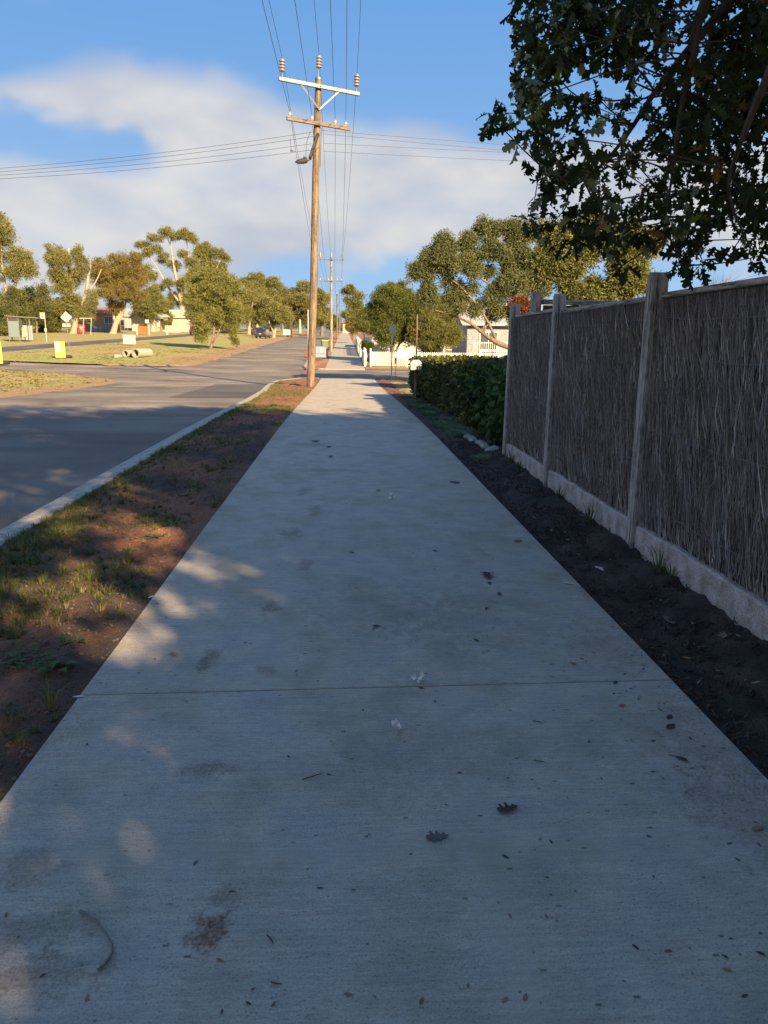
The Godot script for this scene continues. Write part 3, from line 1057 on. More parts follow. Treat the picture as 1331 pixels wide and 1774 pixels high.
# blobs: [centre, radii]; leaves gather toward the outside of each blob
func crown(parent: Node3D, blobs: Array, n: int, meshes: Array, s: float, c0: Color, c1: Color, shell := 0.45, called := "crown", m: Material = null) -> void:
	var weight := []
	var sum := 0.0
	for b in blobs:
		var r: Vector3 = b[1]
		sum += pow(r.x * r.y * r.z, 0.667)
		weight.append(sum)
	var xf := []
	var cl := []
	for k in meshes.size():
		xf.append([]); cl.append([])
	# leaves gather in small sprays with gaps between them
	var heads := []
	for k in blobs.size():
		var hs := []
		for e in 16:
			var hd := Vector3(rng.randfn(), rng.randfn() + 0.15, rng.randfn()).normalized()
			hs.append(hd * pow(rng.randf(), shell * 0.8) * blobs[k][1] * rand(0.85, 1.12))
		heads.append(hs)
	for i in n:
		var pick := rng.randf() * sum
		var k := 0
		while weight[k] < pick:
			k += 1
		var p: Vector3
		if rng.randf() < 0.82:
			var j := rng.randi() % 16
			p = blobs[k][0] + heads[k][j] + Vector3(rng.randfn(), rng.randfn() * 0.8, rng.randfn()) * blobs[k][1] * (0.11 + 0.008 * j)
		else:
			var dir := Vector3(rng.randfn(), rng.randfn(), rng.randfn()).normalized()
			p = blobs[k][0] + dir * pow(rng.randf(), shell) * blobs[k][1]
		var q := i % meshes.size()
		xf[q].append(Transform3D(random_basis(s * rand(0.7, 1.3)), p))
		var t := clampf(0.5 + 0.30 * rng.randfn() + 0.5 * nz.get_noise_3dv(p * 4.0 / maxf(s, 0.3)), 0.0, 1.0)
		cl[q].append(c0.lerp(c1, t))
	for q in meshes.size():
		many(called, meshes[q], m if m else M.leaf, xf[q], cl[q], parent)

func limb(mb: MB, a: Vector3, b: Vector3, r0: float, r1: float, bend := 0.12, segs := 5, sides := 7) -> Array:
	var pts := []
	var rad := []
	var off := Vector3(rng.randfn(), rng.randfn() * 0.5, rng.randfn()) * bend * (b - a).length()
	for i in segs + 1:
		var t := float(i) / segs
		pts.append(a.lerp(b, t) + off * sin(t * PI) * 0.6 + Vector3(rng.randfn(), rng.randfn(), rng.randfn()) * r1 * (0.5 if i > 0 and i < segs else 0.0))
		rad.append(lerpf(r0, r1, pow(t, 0.8)))
	mb.tube(pts, rad, sides)
	return pts

var gum_leaves := []
var fine_leaves := []
var hedge_leaves := []

# a tree told by points of the photograph at distance d: trunk polylines [[u, v, radius], ...] and blobs [u, v, ru, rv]
func tree(called: String, label: String, group: String, d: float, trunks: Array, blobs: Array, n: int, s: float, c0: Color, c1: Color, bark: Material, leaves: Array, shell := 0.45, twig_r := 0.05, split := 0) -> Node3D:
	var k := d / FOCAL
	var base := sight(trunks[0][0][0], trunks[0][0][1], d)
	base.y = elev(base.x, d) - 0.08
	var t := thing(called, label, "tree", base, 0.0, group)
	var bl := []
	if split > 0:   # an open crown: many small sprays instead of a few heads
		var small := []
		for b in blobs:
			for e in split:
				var aa := rand(0, TAU)
				var rr := sqrt(rng.randf())
				small.append([b[0] + cos(aa) * rr * b[2] * 0.95, b[1] + sin(aa) * rr * b[3] * 1.05, b[2] * rand(0.26, 0.46), b[3] * rand(0.40, 0.75)])
		blobs = small
	for b in blobs:
		var dep: float = minf(b[2], b[3] * 1.6)
		bl.append([sight(b[0], b[1], d + rand(-0.8, 0.8) * dep * k) - base, Vector3(b[2] * k, b[3] * k, dep * k)])
	var mb := MB.new()
	var nodes := []
	for q in trunks.size():
		var pts := []
		var rad := []
		var line: Array = trunks[q]
		for i in line.size():
			var p := sight(line[i][0], line[i][1], d + (rand(-0.5, 0.5) * 12.0 * k if i > 0 and q > 0 else 0.0)) - base
			if q == 0 and i == 0:
				p = Vector3(0, -0.1, 0)
			pts.append(p)
			rad.append(line[i][2])
		# smooth the run
		var fine := []
		var fr := []
		for i in pts.size() - 1:
			for e in 4:
				var a: Vector3 = pts[maxi(i - 1, 0)]; var z: Vector3 = pts[mini(i + 2, pts.size() - 1)]
				fine.append(pts[i].cubic_interpolate(pts[i + 1], a, z, e / 4.0))
				fr.append(lerpf(rad[i], rad[i + 1], e / 4.0))
		fine.append(pts[-1]); fr.append(rad[-1])
		if q == 0:
			fr[0] *= 1.35; fr[1] *= 1.12
		mb.tube(fine, fr, 9)
		for i in fine.size():
			if i > fine.size() / 3:
				nodes.append([fine[i], fr[i]])
	for b in bl:   # a limb to every mass of leaves, and twigs through it
		var near: Array = nodes[0]
		for e in nodes:
			if (e[0] - b[0]).length() + maxf(0.0, e[0].y - b[0].y) * 2.0 < (near[0] - b[0]).length() + maxf(0.0, near[0].y - b[0].y) * 2.0:
				near = e
		var r: float = minf(near[1] * 0.7, twig_r * 2.2)
		var run := limb(mb, near[0], b[0] + Vector3(0, b[1].y * 0.2, 0), r, r * 0.35, 0.10, 5, 6)
		for e in 5:
			var dir := Vector3(rng.randfn(), rng.randfn() * 0.7 + 0.25, rng.randfn()).normalized()
			limb(mb, run[2 + e % 3], b[0] + dir * b[1] * 0.85, r * 0.4, r * 0.10, 0.12, 3, 4)
	put("trunk", mb, bark, t)
	crown(t, bl, n, leaves, s, c0, c1, shell)
	return t

# ---------------------------------------------------------------- the oak that hangs over the fence
func oak_outline() -> PackedVector2Array:
	var half := [Vector2(0.02, 0.0), Vector2(0.05, 0.10), Vector2(0.16, 0.20), Vector2(0.08, 0.28), Vector2(0.12, 0.36), Vector2(0.27, 0.44), Vector2(0.26, 0.51), Vector2(0.11, 0.54), Vector2(0.15, 0.62), Vector2(0.29, 0.72), Vector2(0.25, 0.79), Vector2(0.12, 0.77), Vector2(0.16, 0.88), Vector2(0.10, 0.97), Vector2(0.0, 1.0)]
	var out := PackedVector2Array()
	for p in half:
		out.append(p)
	for i in range(half.size() - 2, -1, -1):
		out.append(Vector2(-half[i].x, half[i].y))
	return out

func oak_leaf(mb: MB, t: Transform3D, l: float, outline: PackedVector2Array, tris: PackedInt32Array, curl: float) -> void:
	var first := mb.v.size()
	var up := (t.basis * Vector3(0, 0, 1)).normalized()
	for p in outline:
		var z := curl * (p.y - 0.4) * (p.y - 0.4) * -1.2 + absf(p.x) * (0.35 + curl)
		mb.vert(t * Vector3(p.x * l, p.y * l, z * l), (up + t.basis.x.normalized() * signf(p.x) * -0.3).normalized())
	for k in tris.size() / 3:
		mb.face(first + tris[k * 3], first + tris[k * 3 + 1], first + tris[k * 3 + 2])

func oak() -> void:
	rng.seed = 33
	var base := on(8.6, -6.5, -0.05)
	var t := thing("oak_tree", "large oak with dark lobed leaves hanging over the brush fence", "tree", base)
	var outline := oak_outline()
	var tris := Geometry2D.triangulate_polygon(outline)
	var single := []
	for k in 3:
		var mb := MB.new()
		oak_leaf(mb, Transform3D(), 1.0, outline, tris, [0.1, 0.35, -0.2][k])
		single.append(mb.mesh())
	var spray := []
	for k in 3:
		var mb := MB.new()
		for i in 9:
			var dir := Vector3(rng.randfn(), rng.randfn(), rng.randfn()).normalized()
			var b := Basis(Quaternion(Vector3.UP, (dir + Vector3.DOWN * 0.5).normalized())) * Basis(Vector3.UP, rand(0, TAU))
			var q := rand(0.75, 1.2)
			mb.col = Color(q, q, q)
			oak_leaf(mb, Transform3D(b, dir * 0.10 * rng.randf()), rand(0.09, 0.13), outline, tris, rand(-0.2, 0.4))
		spray.append(mb.mesh())
	# wood: trunk, limbs reaching over the fence, hanging twigs
	var wood := MB.new()
	var fork := Vector3(8.2, 3.4, 5.8)
	wood.tube([base - Vector3(0, 0.1, 0), base + Vector3(0, 0.4, 0), Vector3(8.5, 1.6, 6.3), fork, Vector3(7.9, 6.5, 5.6), Vector3(7.4, 11.4, 6.0)], [0.62, 0.48, 0.42, 0.38, 0.24, 0.08], 12)
	put("trunk", wood, M.dark_bark, t).position = -base
	var runs := []
	var lim := MB.new()
	# boughs in view, from points of the photograph: u, v, metres forward, radius
	var boughs := [
		[[1500, -330, 3.0, 0.0350], [1340, -90, 4.4, 0.0280], [1253, 15, 4.9, 0.0294], [1194, 85, 5.0, 0.0238], [1135, 159, 5.1, 0.0182], [1080, 243, 5.2, 0.0126], [1028, 299, 5.3, 0.0084], [985, 330, 5.3, 0.0035]],
		[[1500, -330, 3.0, 0.0350], [1300, -160, 4.2, 0.0280], [1215, 20, 4.6, 0.0280], [1200, 100, 4.7, 0.0238], [1180, 190, 4.8, 0.0140], [1165, 300, 4.8, 0.0084], [1150, 400, 4.85, 0.0042]],
		[[1500, -330, 3.0, 0.0350], [1200, -180, 4.9, 0.0280], [1080, -60, 5.6, 0.0245], [1010, 40, 5.8, 0.0140], [960, 120, 5.9, 0.0084], [920, 190, 5.9, 0.0042]],
		[[1500, -330, 3.0, 0.0350], [1420, -60, 3.9, 0.0280], [1335, 120, 4.2, 0.0210], [1290, 230, 4.3, 0.0140], [1262, 330, 4.4, 0.0084], [1300, 430, 4.4, 0.0042]],
		[[1500, -330, 3.0, 0.0350], [1380, -40, 5.0, 0.0315], [1240, 60, 5.6, 0.0210], [1228, 130, 5.7, 0.0154], [1210, 240, 5.8, 0.0098], [1190, 330, 5.8, 0.0056], [1195, 460, 5.8, 0.0028]],
		[[1500, -330, 3.0, 0.0350], [1100, -260, 5.8, 0.0280], [960, -80, 6.2, 0.0175], [925, 60, 6.3, 0.0084], [905, 150, 6.3, 0.0035]]]
	for b in boughs:
		var pts := [fork, Vector3(5.6, 4.9, -0.4)]
		var rad := [0.24, 0.10]
		for q in b:
			pts.append(sight(q[0], q[1], q[2]))
			rad.append(q[3])
		var fp := []
		var fr := []
		for i in pts.size() - 1:
			for e in 3:
				fp.append(pts[i].cubic_interpolate(pts[i + 1], pts[maxi(i - 1, 0)], pts[mini(i + 2, pts.size() - 1)], e / 3.0))
				fr.append(lerpf(rad[i], rad[i + 1], e / 3.0))
		fp.append(pts[-1]); fr.append(rad[-1])
		var bm := MB.new()
		bm.tube(fp, fr, 8)
		put("bough", bm, M.dark_bark, t).position = -base
		for i in fp.size():
			if i > 8:
				runs.append(fp[i])
	# leaf masses in view: u, v, radius of the photograph
	var clumps := [[190, 60, 70], [300, 120, 100], [430, 60, 110], [560, 60, 100], [700, 40, 90], [680, 160, 85], [820, 60, 70], [480, 200, 80], [350, 230, 80], [230, 260, 70], [210, 380, 85], [300, 440, 65], [430, 500, 55], [210, 190, 50], [100, 530, 48], [200, 610, 75], [270, 590, 50], [30, 545, 26], [310, 800, 85], [300, 720, 60], [420, 650, 55], [520, 440, 38], [610, 540, 65], [580, 250, 60], [690, 300, 60], [680, 220, 60], [860, 150, 55], [800, 200, 45], [860, 370, 55], [720, 480, 40], [480, 750, 55], [440, 820, 55], [540, 860, 45], [640, 740, 65], [700, 720, 50], [280, 920, 45], [210, 1030, 40], [310, 1050, 55], [430, 1000, 70], [540, 960, 55], [600, 940, 40], [420, 1120, 75], [600, 1130, 50], [690, 1040, 55], [750, 1110, 65], [760, 880, 55], [830, 830, 40], [900, 1030, 75], [880, 1100, 55], [1000, 980, 55], [950, 1150, 65], [1020, 1220, 50], [930, 1250, 55], [870, 560, 85], [960, 480, 85], [1000, 620, 105], [880, 660, 65], [900, 720, 55], [1080, 540, 85], [1130, 400, 85], [1100, 250, 105], [1030, 130, 65], [1200, 100, 105], [1290, 60, 75], [1220, 300, 105], [1280, 250, 65], [1180, 620, 105], [1100, 760, 95], [1200, 780, 85], [1100, 880, 75], [1230, 930, 75], [1290, 880, 55], [1060, 1030, 35], [1180, 1150, 30], [1150, 1000, 60], [1180, 900, 70], [1040, 880, 70], [1000, 1080, 60], [1100, 1000, 40], [1050, 700, 80], [820, 960, 50], [700, 950, 45], [560, 1060, 45], [500, 1080, 50], [1310, 1010, 60], [870, 920, 50], [1270, 1120, 55], [1300, 1200, 45], [1250, 1050, 38], [640, 1250, 34], [1280, 560, 65], [1290, 420, 55], [960, 880, 55], [960, 780, 65], [1180, 480, 75], [950, 330, 60], [800, 600, 55], [1380, 150, 120], [1380, 420, 120], [1390, 700, 120], [1390, 980, 100], [250, -90, 110], [500, -100, 130], [800, -100, 130], [1100, -100, 140]]
	var tw := MB.new()
	var xf := [[], [], []]
	var cl := [[], [], []]
	var singles := 0
	var count := 0
	for c in clumps:
		var u: float = 840.0 + c[0] * 0.369
		var v: float = c[1] * 0.369
		var r: float = c[2] * 0.369
		var d := rand(4.4, 6.2)
		var mid := sight(u, v, d)
		var rw := r * d / FOCAL
		var near: Vector3 = runs[0]
		for p in runs:
			if (p - mid).length() + 0.4 * absf(p.z - mid.z) < (near - mid).length() + 0.4 * absf(near.z - mid.z):
				near = p
		if (near - mid).length() < 1.0:
			limb(tw, near, mid, 0.007, 0.003, 0.15, 5, 5)
		for s in 2:
			limb(tw, mid, mid + Vector3(rng.randfn(), -absf(rng.randfn()) - 0.4, rng.randfn()).normalized() * rw * rand(0.6, 1.1), 0.003, 0.0015, 0.2, 3, 4)
		var n := int(c[2] * c[2] * (0.0062 if c[1] < 600 else 0.0050)) + 6
		for i in n:
			var dir := Vector3(rng.randfn(), rng.randfn(), rng.randfn()).normalized()
			var p := mid + dir * rw * pow(rng.randf(), 0.45)
			var hang := (dir * 0.6 + Vector3(rng.randfn(), rng.randfn() - 0.9, rng.randfn()) * 0.7).normalized()
			var l := rand(0.075, 0.125)
			var bs := (Basis(Quaternion(Vector3.UP, hang)) * Basis(Vector3.UP, rand(0, TAU))).scaled(Vector3.ONE * l)
			var k := rng.randf()
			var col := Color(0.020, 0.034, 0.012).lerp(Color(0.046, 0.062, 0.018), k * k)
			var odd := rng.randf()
			if odd < 0.02:
				col = Color(0.22, 0.11, 0.04)
			elif odd < 0.04:
				col = Color(0.16, 0.17, 0.03)
			count += 1
			if singles < 300 and count % 5 == 0 and u < 1325 and v > 5:
				var leaf := MeshInstance3D.new()
				leaf.name = "leaf"
				leaf.mesh = single[count % 3]
				leaf.material_override = [M.oak_leaf_a, M.oak_leaf_b, M.oak_leaf_c][count % 3]
				leaf.transform = Transform3D(bs, p - base)
				t.add_child(leaf, true)
				singles += 1
			else:
				xf[i % 3].append(Transform3D(bs, p - base))
				cl[i % 3].append(col)
	put("twigs", tw, M.dark_bark, t).position = -base
	for q in 3:
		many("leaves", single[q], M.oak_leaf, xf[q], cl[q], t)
	# the rest of the crown, above and behind the frame, whose shade lies on path, verge and road
	var bl := []
	for k in OAK_MASS:
		bl.append([Vector3(k[0], k[1], -k[2]) - base, Vector3(k[3], k[4], k[5])])
	var lm := MB.new()
	for b in bl:
		limb(lm, fork - base, b[0], 0.16, 0.04, 0.08, 5, 7)
	put("boughs_behind", lm, M.dark_bark, t)
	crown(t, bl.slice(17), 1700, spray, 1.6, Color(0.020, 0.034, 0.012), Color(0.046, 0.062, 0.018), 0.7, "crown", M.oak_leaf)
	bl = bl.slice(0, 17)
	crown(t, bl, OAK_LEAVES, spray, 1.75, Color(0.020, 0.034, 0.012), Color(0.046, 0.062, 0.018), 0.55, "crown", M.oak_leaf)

# x, height, metres forward, radii
const OAK_MASS := [[4.6, 6.0, 0.5, 2.6, 1.6, 2.6], [7.5, 7.4, -1.4, 3.2, 2.2, 2.8], [10.8, 7.4, -2.0, 3.0, 2.4, 2.8], [7.0, 7.2, -4.0, 2.4, 2.2, 3.2], [9.0, 9.6, -5.4, 3.6, 1.8, 3.4], [12.6, 8.2, -6.0, 3.0, 2.6, 3.2], [9.2, 7.0, -7.8, 2.6, 2.6, 3.0], [5.6, 4.6, -6.4, 1.8, 1.8, 2.6], [13.0, 6.2, -7.6, 2.8, 2.4, 2.8], [7.0, 5.0, -10.5, 3.0, 2.0, 2.4], [11.0, 5.2, -0.4, 2.4, 1.8, 2.0], [7.6, 5.0, 1.0, 2.2, 1.5, 1.8], [6.6, 5.4, -6.6, 1.7, 1.4, 2.0], [4.0, 3.4, -5.0, 1.2, 0.9, 1.3], [4.9, 3.7, -5.2, 1.6, 1.0, 1.7], [0.2, 6.2, -5.6, 2.0, 1.1, 2.0], [1.6, 6.8, -2.6, 2.3, 1.2, 2.3], [6.5, 12.4, -8.8, 3.6, 2.2, 3.6], [3.4, 10.6, -8.2, 3.0, 2.2, 3.0], [10.0, 12.2, -8.5, 3.6, 2.2, 3.4], [4.4, 8.4, -9.6, 3.0, 2.2, 2.6], [3.2, 4.4, -5.6, 1.6, 1.3, 2.2], [3.9, 7.4, -5.0, 1.9, 1.8, 2.6], [2.4, 8.6, -4.6, 1.8, 1.6, 2.4]]
const OAK_LEAVES := 12400

# ---------------------------------------------------------------- power poles and lines
func insulator(mb: MB, p: Vector3, s := 1.0) -> void:   # a stack of sheds on a pin
	var prof := [Vector2(0.0, 0.0), Vector2(0.05, 0.0)]
	for k in 4:
		var y := 0.02 + k * 0.095
		prof.append_array([Vector2(0.055, y), Vector2(0.105, y + 0.012), Vector2(0.10, y + 0.04), Vector2(0.06, y + 0.07)])
	prof.append_array([Vector2(0.05, 0.40), Vector2(0.0, 0.43)])
	for i in prof.size():
		prof[i] *= s
	mb.lathe(ident(p), prof, 12)

func power_pole(label: String, base: Vector3, height: float, lean: float, arms: Array, wood: Material, r: float) -> Node3D:
	# arms: [height, length, turn, material, number of pins, high voltage?]
	var t := thing("power_pole", label, "power pole", base, 0.0, "power poles along the footpath")
	t.rotation.z = lean
	var mb := MB.new()
	mb.tube([Vector3(0, -0.3, 0), Vector3(0, 0.3, 0), Vector3(0.02, height * 0.35, 0), Vector3(-0.015, height * 0.7, 0), Vector3(0, height, 0)], [r, r * 0.98, r * 0.9, r * 0.8, r * 0.70], 14)
	put("pole", mb, wood, t)
	mb = MB.new()
	mb.lathe(ident(Vector3(0, height - 0.05, 0)), [Vector2(r * 0.72, 0), Vector2(r * 0.78, 0.02), Vector2(r * 0.78, 0.09), Vector2(0, 0.12)], 14)
	put("cap", mb, M.galvanised, t)
	for a in arms:
		var along := Vector3(cos(a[2]), 0, -sin(a[2]))
		var front := Vector3(sin(a[2]), 0, cos(a[2])) * (r * 0.78 + 0.05)
		mb = MB.new()
		mb.box(Transform3D(Basis(Vector3.UP, a[2]), Vector3(0, a[0], 0) + front), Vector3(a[1], 0.125, 0.10), 0.012)
		var arm := put("crossarm", mb, a[3], t)
		mb = MB.new()
		mb.tube([Vector3(0, a[0], 0), Vector3(0, a[0], 0) + front * 1.45], [0.025, 0.025], 6)
		put("bolt", mb, M.black_steel, arm)
		if a[5]:
			for s in [-1.0, 1.0]:
				mb = MB.new()
				mb.box(between(Vector3(0, a[0] - 0.72, 0) + front * 0.95, Vector3(0, a[0] - 0.06, 0) + front * 1.1 + along * s * 0.68), Vector3(0.05, 1.0, 0.012), 0.003)
				put("brace", mb, M.galvanised, t)
		for s in a[4]:
			mb = MB.new()
			var p: Vector3 = Vector3(0, a[0] + 0.06, 0) + front + along * s
			if a[5]:
				mb.tube([p - Vector3(0, 0.15, 0), p + Vector3(0, 0.18, 0)], [0.014, 0.014], 6)
				put("pin", mb, M.galvanised, t)
				mb = MB.new()
				insulator(mb, p + Vector3(0, 0.16, 0))
				put("insulator", mb, M.porcelain, t)
			else:
				mb.lathe(ident(p), [Vector2(0.012, -0.1), Vector2(0.012, 0.05), Vector2(0.045, 0.06), Vector2(0.05, 0.10), Vector2(0.03, 0.12), Vector2(0.04, 0.14), Vector2(0.0, 0.17)], 10)
				put("insulator", mb, M.white_porcelain, t)
	return t

func wire(label: String, a: Vector3, b: Vector3, sag: float, group: String, r := 0.0075) -> void:
	var mb := MB.new()
	var pts := []
	var rad := []
	var n := 28
	for i in n + 1:
		var t := float(i) / n
		pts.append(a.lerp(b, t) - Vector3(0, 4.0 * sag * t * (1.0 - t), 0) - a)
		rad.append(r)
	mb.tube(pts, rad, 5, false)
	solo("power_line", mb, M.wire, label, "power line", a, 0.0, group)

func poles() -> void:
	var base := on(-1.24, 29.3)
	var top := sight(552, 137, 29.3)
	var H := top.y - base.y
	var lean := -atan2(top.x - base.x, H)
	var turn := deg_to_rad(22.0)
	var h1 := sight(552, 152, 29.3).y - base.y
	var h2 := sight(549, 216, 29.3).y - base.y
	var hv := [-1.36, 1.36]
	var lv := [-1.06, -0.26, 0.60, 1.0]
	var p1 := power_pole("tall weathered timber power pole with street lamp and two crossarms at the path edge", base, H, lean, [[h1, 2.95, turn, M.galvanised, hv, true], [h2, 2.35, turn, M.arm_wood, lv, false]], M.pole_wood, 0.155)
	var mb := MB.new()   # middle insulator on the pole head
	mb.tube([Vector3(0, H, 0), Vector3(0, H + 0.36, 0)], [0.014, 0.014], 6)
	put("pin", mb, M.galvanised, p1)
	mb = MB.new()
	insulator(mb, Vector3(0, H + 0.34, 0))
	put("insulator", mb, M.porcelain, p1)
	# street lamp on its black bracket
	var inv := p1.transform.affine_inverse()
	var a := inv * sight(551, 232, 29.05)
	var b := inv * sight(537, 275, 28.6)
	var c := inv * sight(533, 278, 28.55)
	var e := inv * sight(511, 281, 28.2)
	mb = MB.new()
	mb.box(between(a, b), Vector3(0.10, (b - a).length(), 0.16), 0.02)
	var arm := put("lamp_bracket", mb, M.black_steel, p1)
	mb = MB.new()
	mb.tube([b, b.lerp(c, 0.5) - Vector3(0, 0.03, 0), c], [0.025, 0.022, 0.022], 7)
	put("lamp_stem", mb, M.black_steel, arm)
	mb = MB.new()
	var along := (e - c).normalized()
	var bs := between(c, e)
	mb.tube([c, c + along * 0.06, c + along * 0.2, c + along * 0.42, e], [0.03, 0.085, 0.095, 0.07, 0.012], 10)
	mb.tube([c + along * 0.03 + bs.basis.x * 0.02 + Vector3(0, 0.07, 0), c + along * 0.16 + Vector3(0, 0.11, 0), c + along * 0.2 + Vector3(0, 0.07, 0)], [0.03, 0.04, 0.02], 6)
	put("lamp_head", mb, M.dark_plastic, p1)
	# sleeve and drop wires
	mb = MB.new()
	mb.tube([Vector3(0.14, h2 - 1.4, 0.06), Vector3(0.145, h2 - 0.1, 0.07)], [0.012, 0.012], 5)
	put("conduit", mb, M.wire, p1)
	for q in [[503, 240, 505, 262], [503, 262, 513, 262], [538, 228, 531, 247], [531, 247, 530, 275]]:
		mb = MB.new()
		mb.tube([inv * sight(q[0], q[1], 28.4), inv * sight(q[2], q[3], 28.4)], [0.008, 0.008], 4, false)
		put("drop_wire", mb, M.wire, p1)
	mb = MB.new()
	mb.box(ident(inv * sight(505.5, 261, 28.4)), Vector3(0.09, 0.04, 0.05), 0.01)
	put("clamp", mb, M.wire, p1)

	var b2 := on(-1.25, 77.5)
	var H2 := sight(575, 447, 77.5).y - b2.y
	power_pole("second power pole, pale greenish timber, beyond the side street", b2, H2, -0.004, [[H2 - 0.15, 2.3, 0.0, M.arm_wood, [-1.05, 0.0, 1.05], true], [sight(575, 487, 77.5).y - b2.y, 2.2, 0.0, M.arm_wood, lv, false]], M.pale_pole_wood, 0.15)
	var b3 := on(-1.3, 150)
	var H3 := sight(585, 510, 150).y - b3.y
	power_pole("third power pole along the path, brown timber, standing before a yellow house", b3, H3, 0.0, [[H3 - 0.15, 2.3, 0.0, M.arm_wood, [-1.05, 0.0, 1.05], true], [H3 - 2.0, 2.2, 0.0, M.arm_wood, lv, false]], M.pole_wood, 0.17)
	var b4 := on(-1.1, 196)
	power_pole("farthest small power pole at the end of the footpath", b4, 10.5, 0.0, [[10.3, 2.3, 0.0, M.arm_wood, [-1.05, 0.0, 1.05], true], [8.6, 2.2, 0.0, M.arm_wood, lv, false]], M.pole_wood, 0.16)

	# lines overhead: photograph points on this pole, then on the second
	var g := "power lines along the footpath"
	var ends := [[497, 112, 450, "left high line from the top crossarm"], [552, 110, 446, "middle high line from the pole head insulator"], [614, 135, 450, "right high line from the top crossarm"], [501, 201, 486, "outer left low line from the lower crossarm"], [539, 204, 486, "inner left low line from the lower crossarm"], [578, 209, 486, "inner right low line from the lower crossarm"], [597, 213, 486, "outer right low line from the lower crossarm"]]
	var xs2 := [-1.05, 0.0, 1.05, -1.0, -0.35, 0.35, 1.0]
	var heads := []
	var along1 := Vector3(cos(turn), 0, -sin(turn))
	var front1 := Vector3(sin(turn), 0, cos(turn)) * (0.155 * 0.78 + 0.05)
	heads = [Vector3(0, h1 + 0.63, 0) + front1 + along1 * hv[0], Vector3(0, H + 0.76, 0), Vector3(0, h1 + 0.63, 0) + front1 + along1 * hv[1]]
	for s in lv:
		heads.append(Vector3(0, h2 + 0.2, 0) + front1 + along1 * s)
	for i in ends.size():
		var q: Array = ends[i]
		var p: Vector3 = p1.transform * heads[i]
		wire("%s, overhead toward the viewer" % q[3], p, Vector3(p.x, p.y + 0.3, 19.0), 0.30, g)
		var y2 := sight(575, q[2], 77.5).y
		wire("%s, lamp pole to second pole" % q[3], p, Vector3(-1.25 + xs2[i], y2, -77.4), 0.9, g)
		wire("%s, second pole to third pole" % q[3], Vector3(-1.25 + xs2[i], y2, -77.4), Vector3(-1.3 + xs2[i], b3.y + H3 - (0.0 if i < 3 else 1.9), -150), 1.0, g)
	g = "service lines crossing the sky at the lamp pole"
	var cross := [[546, 228, 0, 283], [546, 236, 0, 289], [541, 249, 0, 294], [538, 260, 0, 300]]
	var crossr := [[558, 226, 900, 250], [560, 232, 900, 261], [560, 248, 900, 262], [560, 262, 900, 276]]
	var ord := ["uppermost", "second", "third", "lowest"]
	for i in 4:
		var l: Array = cross[i]
		var a3 := sight(l[0], l[1], 29.2)
		var b3_ := sight(-330, l[3] + (l[3] - l[1]) * 0.45, 31.0)
		wire("%s of four service lines going left from the lamp pole" % ord[i], a3, b3_, 0.28, g, 0.007)
		l = crossr[i]
		var c3 := sight(l[0], l[1], 29.2)
		wire("%s of four service lines going right from the lamp pole" % ord[i], c3, sight(1500, l[3] + (l[3] - l[1]) * 1.5, 33.0), 0.1, g, 0.007)
	wire("thin service line in the sky gap right of the oak", sight(1180, 512, 30), sight(1400, 448, 28), 0.05, g, 0.006)

# ---------------------------------------------------------------- signs and street things
func plate(t: Transform3D, w: float, h: float) -> MB:
	var mb := MB.new()
	mb.box(t, Vector3(w, h, 0.012), 0.003)
	return mb

func post_mb(h: float, r := 0.03, lean := Vector3.ZERO) -> MB:
	var mb := MB.new()
	mb.tube([Vector3(0, -0.1, 0), Vector3(0, h, 0) + lean], [r, r], 8)
	return mb

func wheel(parent: Node3D, p: Vector3, r: float) -> void:
	var mb := MB.new()
	var t := Transform3D(Basis(Vector3.BACK, PI * 0.5), p)
	mb.lathe(t, [Vector2(r * 0.6, -0.1), Vector2(r * 0.93, -0.1), Vector2(r, -0.07), Vector2(r, 0.07), Vector2(r * 0.93, 0.1), Vector2(r * 0.6, 0.1)], 18)
	var tyre := put("wheel", mb, M.rubber, parent)
	mb = MB.new()
	mb.lathe(t, [Vector2(0, -0.085), Vector2(r * 0.6, -0.09), Vector2(r * 0.6, 0.09), Vector2(0, 0.085)], 14)
	put("rim", mb, M.steel_rim, tyre)

